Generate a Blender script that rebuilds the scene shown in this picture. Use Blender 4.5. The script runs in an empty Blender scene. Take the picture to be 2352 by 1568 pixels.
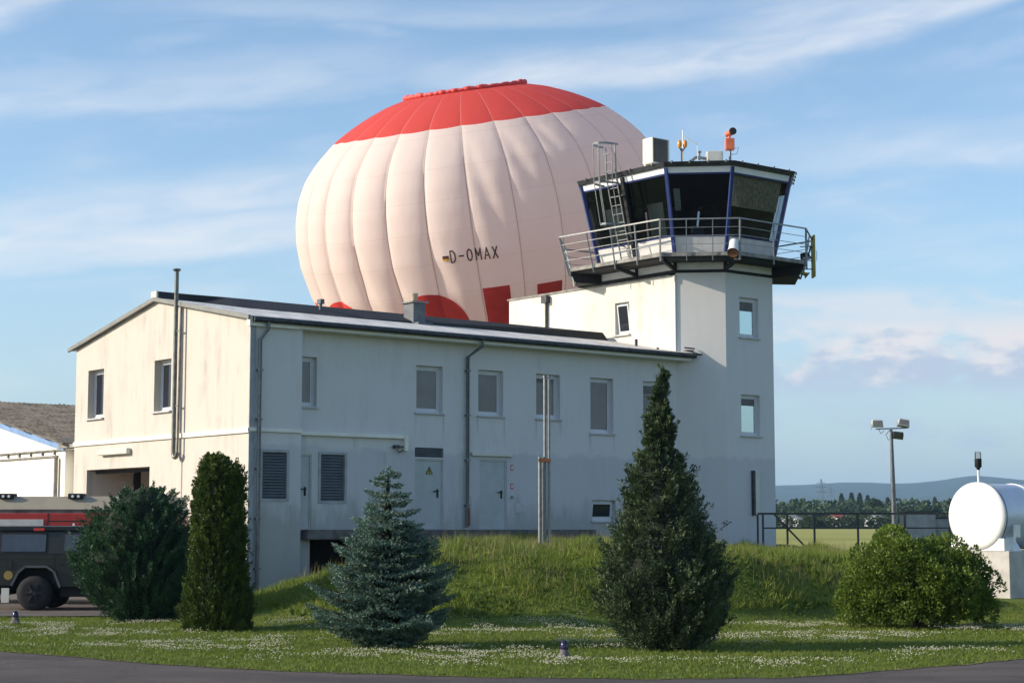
import bpy, math, random
import numpy as np
from mathutils import Vector, Matrix
S = bpy.context.scene
# ------------------------------------------------------------------ camera, world, sun, exposure
F = 4112.0; TH = math.atan(430 / F); H = 1.65
cam_d = bpy.data.cameras.new('camera'); cam = bpy.data.objects.new('camera', cam_d)
S.collection.objects.link(cam); S.camera = cam
cam.location = (0, 0, H); cam.rotation_euler = (math.pi / 2 + TH, 0, 0)
cam_d.sensor_width = 36; cam_d.lens = 36 * F / 2352; cam_d.clip_start = 0.1; cam_d.clip_end = 30000
SUN_AZ, SUN_EL = math.radians(-98), math.radians(23)
sun_d = bpy.data.lights.new('sun', 'SUN'); sun = bpy.data.objects.new('sun', sun_d); S.collection.objects.link(sun)
sun_d.energy = 3.7; sun_d.angle = math.radians(0.53); sun_d.color = (1.0, 0.87, 0.71)
sv = Vector((math.sin(SUN_AZ) * math.cos(SUN_EL), math.cos(SUN_AZ) * math.cos(SUN_EL), math.sin(SUN_EL)))
sun.rotation_euler = sv.to_track_quat('Z', 'Y').to_euler()
S.view_settings.view_transform = 'Standard'; S.view_settings.look = 'None'
S.view_settings.exposure = 0.72; S.view_settings.gamma = 1

class NT:
    def __init__(s, tree): s.t = tree; s.n = tree.nodes; s.l = tree.links
    def new(s, ty, **kw):
        n = s.n.new(ty)
        for k, v in kw.items(): setattr(n, k, v)
        return n
    def put(s, sock, v):
        if v is None: return
        if isinstance(v, bpy.types.NodeSocket): s.l.new(v, sock)
        else:
            if sock.type == 'RGBA' and len(v) == 3: v = (*v, 1)
            sock.default_value = v
    def m(s, op, a, b=None, c=None, clamp=False):
        n = s.new('ShaderNodeMath', operation=op); n.use_clamp = clamp
        s.put(n.inputs[0], a); s.put(n.inputs[1], b); s.put(n.inputs[2], c); return n.outputs[0]
    def sstep(s, x, a, b):
        n = s.new('ShaderNodeMapRange', interpolation_type='SMOOTHSTEP')
        s.put(n.inputs[0], x); n.inputs[1].default_value = a; n.inputs[2].default_value = b; return n.outputs[0]
    def mix(s, f, a, b, blend='MIX'):
        n = s.new('ShaderNodeMix', data_type='RGBA', blend_type=blend)
        s.put(n.inputs[0], f); s.put(n.inputs[6], a); s.put(n.inputs[7], b); return n.outputs[2]
    def noise(s, vec, scale, detail=4, rough=.55, dist=0):
        n = s.new('ShaderNodeTexNoise'); s.put(n.inputs['Vector'], vec)
        n.inputs['Scale'].default_value = scale; n.inputs['Detail'].default_value = detail
        n.inputs['Roughness'].default_value = rough; n.inputs['Distortion'].default_value = dist; return n.outputs[0]
    def comb(s, x, y, z):
        n = s.new('ShaderNodeCombineXYZ'); s.put(n.inputs[0], x); s.put(n.inputs[1], y); s.put(n.inputs[2], z); return n.outputs[0]
    def sep(s, v):
        n = s.new('ShaderNodeSeparateXYZ'); s.put(n.inputs[0], v); return n.outputs
    def scale(s, v, sc):
        n = s.new('ShaderNodeVectorMath', operation='MULTIPLY'); s.put(n.inputs[0], v); n.inputs[1].default_value = sc; return n.outputs[0]

W = bpy.data.worlds.new('World'); S.world = W; W.use_nodes = True
t = NT(W.node_tree); t.n.clear()
sky = t.new('ShaderNodeTexSky', sky_type='NISHITA'); sky.sun_disc = False
sky.sun_elevation = SUN_EL; sky.sun_rotation = SUN_AZ % (2 * math.pi); sky.altitude = 100
sky.air_density = 1.0; sky.dust_density = 0.8; sky.ozone_density = 1.2
tc = t.new('ShaderNodeTexCoord'); X, Y, Z = t.sep(tc.outputs['Generated'])
az = t.m('ARCTAN2', X, Y); el = t.m('ARCSINE', Z)
# direction on the sky in units where 1.0 is about 14 degrees
az = t.m('MULTIPLY', az, 4.123); el = t.m('MULTIPLY', el, 4.123)
V0 = t.comb(az, el, 0)
big = t.noise(t.scale(V0, (1.1, 3.0, 1)), 1.6, 5, .6, .4)
rot = t.new('ShaderNodeVectorRotate', rotation_type='Z_AXIS'); t.put(rot.inputs[0], V0); rot.inputs['Angle'].default_value = -0.12
fine = t.noise(t.scale(rot.outputs[0], (1.2, 7.0, 1)), 1.9, 6, .52, .3)
feather = t.noise(t.scale(rot.outputs[0], (2.2, 9.0, 1)), 2.2, 7, .55, .5)
veil = t.m('MULTIPLY', t.sstep(big, .38, .72), t.sstep(fine, .34, .72))
cl = t.m('MULTIPLY', veil, .36)
def streak(a0, e0, slope, curve, w, x0, x1, soft, gain):
    """soft-edged cirrus band: elevation centre e0 + slope*(az-a0) + curve*(az-a0)^2"""
    global cl
    d = t.m('SUBTRACT', az, a0)
    c = t.m('ADD', t.m('MULTIPLY', d, slope), t.m('MULTIPLY', t.m('MULTIPLY', d, d), curve))
    wob = t.m('MULTIPLY', t.m('SUBTRACT', big, .5), w * 1.6)
    q = t.m('DIVIDE', t.m('SUBTRACT', t.m('SUBTRACT', t.m('SUBTRACT', el, e0), c), wob), w)
    below = t.sstep(q, -1.0, -.1); above = t.m('SUBTRACT', 1.0, t.sstep(q, .1, 2.4))
    rng_ = t.m('MULTIPLY', t.sstep(az, x0 - soft, x0 + soft), t.m('SUBTRACT', 1.0, t.sstep(az, x1 - soft, x1 + soft)))
    tex = t.m('ADD', .25, t.m('ADD', t.m('MULTIPLY', t.sstep(feather, .25, .8), .45), t.m('MULTIPLY', t.sstep(fine, .25, .75), .35)))
    v = t.m('MULTIPLY', t.m('MULTIPLY', t.m('MULTIPLY', below, above), rng_), t.m('MULTIPLY', tex, gain))
    cl = t.m('MAXIMUM', cl, v)
E_ = lambda v: (1214 - v) / 1000.0
A_ = lambda u: (u - 1176) / 1000.0
streak(A_(1550), E_(172), .09, .12, .045, A_(1000), A_(2700), .25, .85)
streak(A_(1850), E_(110), .28, .0, .10, A_(1650), A_(2150), .22, .6)
streak(A_(350), E_(585), .10, .06, .055, A_(-600), A_(760), .2, .95)
streak(A_(380), E_(500), .17, .0, .05, A_(-600), A_(800), .25, .8)
streak(A_(300), E_(250), .12, .0, .05, A_(-800), A_(900), .3, .55)
streak(A_(20), E_(40), .5, .0, .09, A_(-600), A_(200), .12, .85)
streak(A_(900), E_(45), .0, .0, .03, A_(300), A_(1700), .3, .3)
streak(A_(2100), E_(385), .02, .0, .05, A_(1700), A_(3000), .25, .5)
# low cumulus banks towards the horizon
cum = t.noise(t.scale(V0, (1.7, 3.6, 1)), 2.4, 9, .56, .25)
def bank(e0, w, thr, gain, x0=A_(1400), x1=5):
    global cumv
    band = t.m('MULTIPLY', t.sstep(el, e0 - w, e0 - w * .35), t.m('SUBTRACT', 1.0, t.sstep(el, e0 + w * .2, e0 + w)))
    rg = t.m('MULTIPLY', t.sstep(az, x0, x0 + .35), t.m('SUBTRACT', 1.0, t.sstep(az, x1, x1 + .3)))
    v = t.m('MULTIPLY', t.m('MULTIPLY', t.m('MULTIPLY', band, rg), t.sstep(cum, thr, thr + .2)), gain)
    cumv = t.m('MAXIMUM', cumv, v)
cumv = t.m('ADD', 0.0, 0.0)
bank(E_(820), .13, .30, 1.0)
bank(E_(715), .06, .40, .55)
bank(E_(1000), .07, .44, .6)
bank(E_(900), .10, .40, .35)
hz = t.m('MULTIPLY', t.m('SUBTRACT', 1.0, t.sstep(el, .0, .75)), .45)
lum = sky.outputs[0]
c_cirrus = (4.9, 5.0, 5.2); c_cum = (5.0, 4.75, 4.7); c_hz = (2.5, 3.3, 4.1)
tint = t.mix(1.0, lum, (0.89, 0.97, 1.04), 'MULTIPLY')
col = t.mix(hz, tint, c_hz)
col = t.mix(cl, col, c_cirrus)
shade = t.sstep(t.m('ADD', t.m('MULTIPLY', t.m('SUBTRACT', el, .40), 2.5), t.noise(t.scale(V0, (2.4, 5.5, 1)), 3.6, 6, .55)), .36, .6)
col = t.mix(cumv, col, t.mix(shade, (3.1, 3.6, 4.3), c_cum))
bg = t.new('ShaderNodeBackground'); t.put(bg.inputs[0], col); bg.inputs[1].default_value = 0.115
wo = t.new('ShaderNodeOutputWorld'); t.l.new(bg.outputs[0], wo.inputs[0])

# ------------------------------------------------------------------ geometry of the site
ANG = math.atan2(math.cos(math.radians(51)), math.sin(math.radians(51)))
CA, SA = math.cos(ANG), math.sin(ANG)
C0 = (-6.910, 47.0)                      # near corner of the office building
def ray(u, v):
    x = (u - 1176) / F; y = (784 - v) / F
    return (x, math.cos(TH) - y * math.sin(TH), math.sin(TH) + y * math.cos(TH))
def at(u, v, Yd):
    r = ray(u, v); q = Yd / r[1]; return (r[0] * q, Yd, H + r[2] * q)
def world(x, y, z=0): return (C0[0] + x * CA - y * SA, C0[1] + x * SA + y * CA, z)
def loc(p):
    dx, dy = p[0] - C0[0], p[1] - C0[1]; return (dx * CA + dy * SA, -dx * SA + dy * CA, p[2])
def sm(x): x = np.clip(x, 0, 1); return x * x * (3 - 2 * x)
def vnoise(x, y, s=1.0, seed=0):
    r = np.zeros(np.shape(x)); rs = np.random.RandomState(seed)
    for k in range(7):
        a, b, p, q = rs.uniform(.4, 1.6), rs.uniform(.4, 1.6), rs.uniform(0, 6), rs.uniform(0, 6)
        th = rs.uniform(0, 6.28); r = r + np.sin(s * a * (x * np.cos(th) + y * np.sin(th)) + p) * np.cos(s * b * (y * np.cos(th) - x * np.sin(th)) + q)
    return r / 7
def height(x, y):
    x = np.asarray(x, float); y = np.asarray(y, float)
    yt = 29.3 + .25 * np.sin(x * .9) + .72 * np.clip(x - .8, 0, 7) + .10 * np.clip(-x - 2, 0, 6); front = sm((y - yt) / (5.0 - 2.5 * sm((x - .5) / 3)))
    left = sm((x + 7.1 - .04 * (y - 40)) / 6.4)
    right = 1 - sm((x - 6.8 - .11 * (y - 34)) / 3.8)
    back = 1 - sm((y - 68) / 25)
    m = 1.17 * front * left * right * back * (1 - .16 * sm((x - 1) / 5))
    m = m + (.20 * vnoise(x, y, .9, 3) + .30 * vnoise(x, y, 2.3, 13) + .10 * vnoise(x, y, 5.5, 14)) * front * left * right * back
    m = m - .18 * sm((-x - 4.0) / 3) * sm((y - 30) / 7) * (1 - sm((y - 70) / 20))
    prof = np.interp(y, [0, 90, 320, 500, 900, 1500, 2500, 4000, 9000], [0, 0, 1.5, 2.6, 7, 15, 27, 34, 34])
    lawn = .05 * vnoise(x, y, .5, 5) * (1 - sm((y - 60) / 30)) * sm((y - 21) / 3)
    return m + prof + lawn

class MB:
    def __init__(s, T=None): s.v = []; s.f = []; s.T = T or (lambda x, y, z: (x, y, z)); s.sm = []
    def add(s, vs, fs, smooth=False):
        o = len(s.v); s.v += [s.T(*p) for p in vs]; s.f += [[i + o for i in f] for f in fs]; s.sm += [smooth] * len(fs); return s
    def box(s, x0, x1, y0, y1, z0, z1):
        return s.add([(x, y, z) for z in (z0, z1) for y in (y0, y1) for x in (x0, x1)],
                     [(0, 2, 3, 1), (4, 5, 7, 6), (0, 1, 5, 4), (2, 6, 7, 3), (0, 4, 6, 2), (1, 3, 7, 5)])
    def hexa(s, b, tp):
        n = len(b); return s.add(list(b) + list(tp), [list(range(n))[::-1], [n + i for i in range(n)]] + [(i, (i + 1) % n, n + (i + 1) % n, n + i) for i in range(n)])
    def tube(s, pts, r, n=10, caps=True):
        P = [Vector(p) for p in pts]; rs = r if isinstance(r, (list, tuple)) else [r] * len(P)
        vs = []; up = None
        for i, p in enumerate(P):
            d = (P[min(i + 1, len(P) - 1)] - P[max(i - 1, 0)]).normalized()
            if up is None: up = d.orthogonal().normalized()
            a = (up - d * up.dot(d)).normalized(); b = d.cross(a); up = a
            vs += [tuple(p + (a * math.cos(6.28319 * k / n) + b * math.sin(6.28319 * k / n)) * rs[i]) for k in range(n)]
        fs = [(i * n + k, i * n + (k + 1) % n, (i + 1) * n + (k + 1) % n, (i + 1) * n + k) for i in range(len(P) - 1) for k in range(n)]
        o = s.add(vs, fs, True)
        if caps: s.add(vs[:n], [list(range(n))[::-1]]); s.add(vs[-n:], [list(range(n))])
        return s
    def bar(s, a, b, w, h=None):
        a = Vector(a); b = Vector(b); d = (b - a).normalized(); h = h or w
        x = d.cross(Vector((0, 0, 1)))
        x = Vector((1, 0, 0)) if x.length < 1e-3 else x.normalized()
        y = x.cross(d).normalized(); x = x * w / 2; y = y * h / 2
        vs = [tuple(p + i * x + j * y) for p in (a, b) for i, j in ((-1, -1), (1, -1), (1, 1), (-1, 1))]
        return s.add(vs, [(0, 1, 2, 3), (7, 6, 5, 4)] + [(k, k + 4, (k + 1) % 4 + 4, (k + 1) % 4) for k in range(4)])
    def lathe(s, c, prof, n=20, axis='z'):
        vs = []
        for r, h in prof:
            for k in range(n):
                a = 6.28319 * k / n; p = (r * math.cos(a), r * math.sin(a), h)
                if axis == 'y': p = (p[0], p[2], p[1])
                if axis == 'x': p = (p[2], p[0], p[1])
                vs.append((c[0] + p[0], c[1] + p[1], c[2] + p[2]))
        m = len(prof)
        s.add(vs, [(i * n + k, i * n + (k + 1) % n, (i + 1) * n + (k + 1) % n, (i + 1) * n + k) for i in range(m - 1) for k in range(n)], True)
        s.add(vs[:n], [list(range(n))[::-1]]); s.add(vs[-n:], [list(range(n))]); return s
    def wall(s, a0, a1, z0, z1, holes, depth=.2):
        xs = sorted({a0, a1, *[h[0] for h in holes], *[h[1] for h in holes]}); zs = sorted({z0, z1, *[h[2] for h in holes], *[h[3] for h in holes]})
        for i in range(len(xs) - 1):
            for j in range(len(zs) - 1):
                cx, cz = (xs[i] + xs[i + 1]) / 2, (zs[j] + zs[j + 1]) / 2
                if any(h[0] < cx < h[1] and h[2] < cz < h[3] for h in holes): continue
                s.add([(xs[i], 0, zs[j]), (xs[i + 1], 0, zs[j]), (xs[i + 1], 0, zs[j + 1]), (xs[i], 0, zs[j + 1])], [(0, 1, 2, 3)])
        for h in holes:
            x0, x1, q0, q1 = h[:4]; d = h[4] if len(h) > 4 else depth
            for a, b in (((x0, q0), (x1, q0)), ((x1, q0), (x1, q1)), ((x1, q1), (x0, q1)), ((x0, q1), (x0, q0))):
                s.add([(a[0], 0, a[1]), (b[0], 0, b[1]), (b[0], d, b[1]), (a[0], d, a[1])], [(0, 1, 2, 3)])
        return s
    def build(s, name, mat, parent=None, bevel=0, recalc=True):
        me = bpy.data.meshes.new(name); me.from_pydata(s.v, [], s.f)
        me.polygons.foreach_set('use_smooth', s.sm); me.update()
        if recalc:
            import bmesh
            bm = bmesh.new(); bm.from_mesh(me); bmesh.ops.recalc_face_normals(bm, faces=bm.faces); bm.to_mesh(me); bm.free()
        o = bpy.data.objects.new(name, me); S.collection.objects.link(o)
        if mat: me.materials.append(mat)
        if parent: o.parent = parent
        if bevel:
            b = o.modifiers.new('bevel', 'BEVEL'); b.width = bevel; b.segments = 2; b.limit_method = 'ANGLE'
        return o
def tag(o, label=None, cat=None, group=None, kind=None):
    for k, v in (('label', label), ('category', cat), ('group', group), ('kind', kind)):
        if v: o[k] = v
    return o
def empty(name, locn, rz=0, label=None, cat=None, group=None):
    o = bpy.data.objects.new(name, None); S.collection.objects.link(o); o.location = locn; o.rotation_euler = (0, 0, rz)
    o.empty_display_size = .3; return tag(o, label, cat, group)
def np_mesh(name, V, Fc, mat, parent=None, smooth=False):
    V = np.asarray(V, np.float32); Fc = np.asarray(Fc, np.int32); k = Fc.shape[1]
    me = bpy.data.meshes.new(name); me.vertices.add(len(V)); me.vertices.foreach_set('co', V.ravel())
    me.loops.add(Fc.size); me.loops.foreach_set('vertex_index', Fc.ravel())
    me.polygons.add(len(Fc)); me.polygons.foreach_set('loop_start', np.arange(0, Fc.size, k, dtype=np.int32))
    me.polygons.foreach_set('loop_total', np.full(len(Fc), k, np.int32))
    if smooth: me.polygons.foreach_set('use_smooth', np.ones(len(Fc), bool))
    me.update(calc_edges=True); me.materials.append(mat)
    o = bpy.data.objects.new(name, me); S.collection.objects.link(o)
    if parent: o.parent = parent
    return o

# ------------------------------------------------------------------ materials
def mat(name, col, rough=.6, metal=0, var=.12, scale=3.0, bump=0, bscale=60, col2=None, spec=.5, stretch=(1, 1, 1)):
    m = bpy.data.materials.new(name); m.use_nodes = True; n = NT(m.node_tree); b = m.node_tree.nodes['Principled BSDF']
    tc = n.new('ShaderNodeTexCoord'); v = n.scale(tc.outputs['Object'], stretch)
    ns = n.noise(v, scale, 5, .6)
    c2 = col2 or tuple(c * (1 - var * 2.2) for c in col)
    n.put(b.inputs['Base Color'], n.mix(n.sstep(ns, .35, .7), col, c2))
    b.inputs['Roughness'].default_value = rough; b.inputs['Metallic'].default_value = metal
    b.inputs['Specular IOR Level'].default_value = spec
    if bump:
        bp = n.new('ShaderNodeBump'); bp.inputs['Strength'].default_value = bump; bp.inputs['Distance'].default_value = .02
        n.l.new(n.noise(tc.outputs['Object'], bscale, 3), bp.inputs['Height']); n.l.new(bp.outputs[0], b.inputs['Normal'])
    return m
DRIPS = [(5.64, 4.9, .8, .07), (6.63, 4.9, 1.0, .06), (7.88, 4.9, .7, .06), (8.86, 4.9, 1.1, .08), (10.1, 4.9, .9, .06), (11.07, 4.9, .7, .07), (12.25, 4.53, .9, .08), (13.25, 4.53, .7, .06), (14.5, 4.53, .8, .06), (1.9, 4.15, .9, .2), (3.6, 4.15, .5, .15), (7.3, 3.4, 1.9, .16), (7.62, 2.6, 1.1, .12), (.40, 3.3, 3.2, .22), (1.3, 2.3, 1.6, .3), (4.6, 3.8, .9, .12)]
def stucco(name, base, dirt, lower=None, streak=.5, low_z=3.85, grime=(.24, .24, .21), grime_z=2.0, drips=False):
    m = bpy.data.materials.new(name); m.use_nodes = True; n = NT(m.node_tree); b = m.node_tree.nodes['Principled BSDF']
    tc = n.new('ShaderNodeTexCoord'); P = tc.outputs['Object']; x, y, z = n.sep(P)
    s1 = n.noise(n.scale(P, (1.6, 1.6, .28)), 1.7, 6, .62, .2); s2 = n.noise(n.scale(P, (7, 7, .5)), 1.6, 4, .7)
    cloud = n.noise(P, .8, 5, .6)
    f = n.m('MULTIPLY', n.m('ADD', n.m('MULTIPLY', n.sstep(s1, .42, .74), .8), n.m('MULTIPLY', n.sstep(s2, .5, .8), .45)), n.sstep(cloud, .35, .62))
    c = n.mix(n.m('MULTIPLY', f, streak), base, dirt)
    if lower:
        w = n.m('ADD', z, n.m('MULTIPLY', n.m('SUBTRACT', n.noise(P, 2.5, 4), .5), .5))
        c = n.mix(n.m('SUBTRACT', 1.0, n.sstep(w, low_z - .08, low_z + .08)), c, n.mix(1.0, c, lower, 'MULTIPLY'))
    g = n.m('ADD', z, n.m('MULTIPLY', n.m('SUBTRACT', n.noise(n.scale(P, (1.5, 1.5, .5)), 1.8, 5), .5), 2.4))
    c = n.mix(n.m('MULTIPLY', n.m('SUBTRACT', 1.0, n.sstep(g, grime_z - 1.1, grime_z)), .55), c, grime)
    if drips:      # rust and dirt runs below the sill ends, the ledge fixings and along the downpipes
        dn_ = n.noise(n.scale(P, (22, 1, .6)), 1.0, 3); acc = None
        for dx_, zt_, ln_, wd_ in DRIPS:
            ga = n.m('SUBTRACT', 1.0, n.sstep(n.m('ABSOLUTE', n.m('SUBTRACT', x, dx_)), 0.0, wd_))
            gz_ = n.m('MULTIPLY', n.sstep(z, zt_ - ln_, zt_ - .05), n.m('SUBTRACT', 1.0, n.sstep(z, zt_ - .01, zt_ + .01)))
            q = n.m('MULTIPLY', ga, gz_); acc = q if acc is None else n.m('MAXIMUM', acc, q)
        c = n.mix(n.m('MULTIPLY', acc, n.m('MULTIPLY', n.sstep(dn_, .3, .7), .55)), c, (.23, .22, .19))
    sp = n.noise(P, 45, 2); c = n.mix(n.m('MULTIPLY', n.sstep(sp, .4, .75), .22), c, dirt)
    n.put(b.inputs['Base Color'], c); b.inputs['Roughness'].default_value = .92; b.inputs['Specular IOR Level'].default_value = .15
    bp = n.new('ShaderNodeBump'); bp.inputs['Strength'].default_value = .35; bp.inputs['Distance'].default_value = .01
    n.l.new(n.m('ADD', n.noise(P, 90, 3), n.m('MULTIPLY', n.noise(P, 4, 3), 1.5)), bp.inputs['Height']); n.l.new(bp.outputs[0], b.inputs['Normal'])
    return m
def leafmat(name, cols, trans=.25, rough=.55, pscale=1.2, spec=.3):
    m = bpy.data.materials.new(name); m.use_nodes = True; n = NT(m.node_tree); b = m.node_tree.nodes['Principled BSDF']
    g = n.new('ShaderNodeNewGeometry'); tc = n.new('ShaderNodeTexCoord')
    ta = n.new('ShaderNodeAttribute', attribute_name='tone')
    f = n.m('ADD', n.m('ADD', n.m('MULTIPLY', g.outputs['Random Per Island'], .35), n.m('MULTIPLY', n.sstep(n.noise(tc.outputs['Object'], pscale, 4), .3, .7), .25)), n.m('MULTIPLY', ta.outputs['Fac'], .6))
    cr = n.new('ShaderNodeValToRGB'); e = cr.color_ramp.elements
    while len(e) < len(cols): e.new(.5)
    for i, c in enumerate(cols): e[i].position = i / (len(cols) - 1); e[i].color = (*c, 1)
    n.l.new(f, cr.inputs[0]); n.l.new(cr.outputs[0], b.inputs['Base Color'])
    b.inputs['Roughness'].default_value = rough; b.inputs['Specular IOR Level'].default_value = spec
    tr = n.new('ShaderNodeBsdfTranslucent'); n.l.new(cr.outputs[0], tr.inputs[0])
    mx = n.new('ShaderNodeMixShader'); mx.inputs[0].default_value = trans
    n.l.new(b.outputs[0], mx.inputs[1]); n.l.new(tr.outputs[0], mx.inputs[2])
    n.l.new(mx.outputs[0], m.node_tree.nodes['Material Output'].inputs[0]); return m
def glassmat(name, tint=(.03, .035, .04), refl=(.9, .95, 1), ior=1.5, boost=0.0):
    m = bpy.data.materials.new(name); m.use_nodes = True; n = NT(m.node_tree); b = m.node_tree.nodes['Principled BSDF']
    tc = n.new('ShaderNodeTexCoord')
    n.put(b.inputs['Base Color'], n.mix(n.m('ADD', n.m('MULTIPLY', n.sstep(n.noise(tc.outputs['Object'], 1.1, 3), .35, .65), .55), n.m('MULTIPLY', n.sstep(n.noise(n.scale(tc.outputs['Object'], (14, 14, .4)), 1.0, 2), .4, .6), .12)), tint, tuple(c * .55 for c in tint)))
    b.inputs['Roughness'].default_value = .04; b.inputs['IOR'].default_value = ior
    if boost:
        gl = n.new('ShaderNodeBsdfGlossy'); gl.inputs[0].default_value = (*refl, 1); gl.inputs[1].default_value = .02
        mx = n.new('ShaderNodeMixShader'); mx.inputs[0].default_value = boost
        n.l.new(b.outputs[0], mx.inputs[1]); n.l.new(gl.outputs[0], mx.inputs[2]); n.l.new(mx.outputs[0], m.node_tree.nodes['Material Output'].inputs[0])
    return m
def clearmat(name, tint=(.5, .52, .52)):
    m = bpy.data.materials.new(name); m.use_nodes = True; n = NT(m.node_tree); n.n.clear()
    tr = n.new('ShaderNodeBsdfTransparent'); tr.inputs[0].default_value = (*tint, 1)
    gl = n.new('ShaderNodeBsdfGlossy'); gl.inputs[1].default_value = .02; gl.inputs[0].default_value = (.85, .9, 1, 1)
    fr = n.new('ShaderNodeFresnel'); fr.inputs[0].default_value = 1.38
    mx = n.new('ShaderNodeMixShader'); n.l.new(fr.outputs[0], mx.inputs[0]); n.l.new(tr.outputs[0], mx.inputs[1]); n.l.new(gl.outputs[0], mx.inputs[2])
    o = n.new('ShaderNodeOutputMaterial'); n.l.new(mx.outputs[0], o.inputs[0]); return m
M = {}
M['gable'] = stucco('cream_render_weathered', (.60, .555, .49), (.32, .305, .275), streak=.7, grime_z=.9)
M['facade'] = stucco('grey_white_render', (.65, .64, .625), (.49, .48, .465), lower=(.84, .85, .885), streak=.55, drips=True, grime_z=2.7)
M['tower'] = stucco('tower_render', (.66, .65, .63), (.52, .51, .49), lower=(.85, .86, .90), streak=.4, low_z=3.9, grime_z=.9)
M['wing'] = stucco('wing_render', (.69, .655, .58), (.36, .335, .29), streak=.8, grime_z=-5)
M['hangar'] = stucco('hangar_render', (.90, .86, .75), (.84, .80, .70), streak=.3, grime_z=-5)
M['band'] = mat('cream_painted_trim', (.80, .78, .70), .5, var=.05)
M['white'] = mat('white_paint', (.80, .80, .79), .4, var=.04)
M['frame'] = mat('white_window_plastic', (.60, .62, .64), .35, var=.03)
M['lframe'] = mat('louver_frame_paint', (.36, .38, .39), .6)
M['sill'] = mat('light_sill', (.50, .50, .49), .6, var=.08)
M['pane'] = glassmat('curtained_glass', (.150, .140, .150))
M['pane_sky'] = glassmat('reflecting_glass', (.10, .13, .14), (.72, .86, .86), boost=.55)
M['pane_dark'] = glassmat('dark_glass', (.02, .024, .035))
M['blind'] = mat('grey_blind', (.16, .15, .15), .8)
_m = M['roofl'] = mat('light_roof_sheet', (.80, .78, .73), .75, var=.12, scale=1.5)
_n = NT(_m.node_tree); _b = _m.node_tree.nodes['Principled BSDF']; _tc = _n.new('ShaderNodeTexCoord'); _br = _n.new('ShaderNodeTexBrick')
_br.inputs['Scale'].default_value = 1; _br.inputs['Mortar Size'].default_value = .03; _br.inputs['Brick Width'].default_value = .9; _br.inputs['Row Height'].default_value = .8
_n.l.new(_tc.outputs['Object'], _br.inputs['Vector']); _br.inputs['Color1'].default_value = (1, 1, 1, 1); _br.inputs['Color2'].default_value = (.9, .9, .9, 1); _br.inputs['Mortar'].default_value = (.4, .4, .4, 1)
_src = _b.inputs['Base Color'].links[0].from_socket; _n.put(_b.inputs['Base Color'], _n.mix(1.0, _src, _br.outputs[0], 'MULTIPLY'))
M['roofd'] = mat('dark_roof_cladding', (.022, .025, .028), .7, var=.2, scale=2)
M['zinc'] = mat('dark_gutter_metal', (.05, .055, .06), .5, .3, var=.25, scale=6)
M['pipe'] = mat('grey_metal_pipe', (.17, .185, .20), .42, .55, var=.15, scale=5)
M['flue'] = mat('brown_grey_flue', (.19, .19, .17), .4, .5, var=.2, scale=4)
M['steel'] = mat('galvanised_steel', (.26, .27, .27), .5, .5, var=.12, scale=8)
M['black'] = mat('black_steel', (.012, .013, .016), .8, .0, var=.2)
M['blue'] = mat('blue_painted_steel', (.015, .035, .16), .4, var=.1)
M['conc'] = mat('weathered_concrete', (.30, .29, .265), .9, var=.22, scale=4, bump=.3)
M['conc_d'] = mat('dark_damp_concrete', (.15, .14, .135), .9, var=.25, scale=3, bump=.3)
M['door'] = mat('pale_grey_door_paint', (.41, .44, .44), .5, var=.05)
M['louver'] = mat('louver_metal', (.14, .16, .18), .5, .3, var=.1)
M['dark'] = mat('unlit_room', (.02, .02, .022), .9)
M['garage'] = mat('garage_inner_wall', (.16, .10, .09), .9, var=.1)
M['red'] = mat('signal_red', (.50, .03, .02), .5, var=.08)
M['orange'] = mat('orange_housing', (.75, .17, .07), .45, var=.08)
M['yellow'] = mat('yellow_panel', (.42, .36, .04), .5, var=.1)
M['amber'] = mat('amber_lens', (.75, .30, .04), .2, var=.05)
M['cream'] = mat('pale_cream_metal', (.62, .61, .53), .5, var=.05)
M['potm'] = mat('clay_pot', (.55, .45, .32), .8)
M['slate'] = mat('slate_cladding', (.13, .145, .16), .6, var=.15)
M['tank'] = mat('white_tank_paint', (.82, .82, .80), .35, var=.03, scale=2)
M['plinth'] = mat('pale_concrete_plinth', (.50, .48, .44), .9, var=.1, bump=.3)
M['bark'] = mat('bark', (.09, .065, .045), .95, var=.25, scale=8, bump=.5)
M['lens'] = mat('lamp_glass', (.30, .29, .27), .2, .3)
M['rust'] = mat('rusty_bracket', (.22, .09, .04), .9, var=.2)

# ------------------------------------------------------------------ ground
def axis(segs):
    r = []
    for a, b, st in segs: r += list(np.arange(a, b, st))
    return np.array(r)
gx = axis([(-9000, -1000, 800), (-1000, -200, 80), (-200, -40, 10), (-40, -14, 1.5), (-14, 14, .28), (14, 40, 1.5), (40, 200, 10), (200, 1000, 80), (1000, 9001, 800)])
gy = axis([(-400, -40, 40), (-40, 18, 3), (18, 62, .28), (62, 100, 2), (100, 500, 20), (500, 2000, 100), (2000, 9001, 500)])
GX, GY = np.meshgrid(gx, gy); GZ = height(GX, GY)
V = np.stack([GX.ravel(), GY.ravel(), GZ.ravel()], 1); nx, ny = len(gx), len(gy)
ii = np.arange(nx * ny).reshape(ny, nx); Fq = np.stack([ii[:-1, :-1].ravel(), ii[:-1, 1:].ravel(), ii[1:, 1:].ravel(), ii[1:, :-1].ravel()], 1)
gm = bpy.data.materials.new('grass_ground'); gm.use_nodes = True; n = NT(gm.node_tree); b = gm.node_tree.nodes['Principled BSDF']
g = n.new('ShaderNodeNewGeometry'); P = g.outputs['Position']; x, y, z = n.sep(P)
c = n.mix(n.sstep(n.noise(P, .9, 6, .65), .35, .68), (.12, .16, .03), (.07, .10, .02))
c = n.mix(n.m('MULTIPLY', n.sstep(n.noise(P, 2.2, 5, .7), .55, .75), .6), c, (.13, .11, .05))
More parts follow.
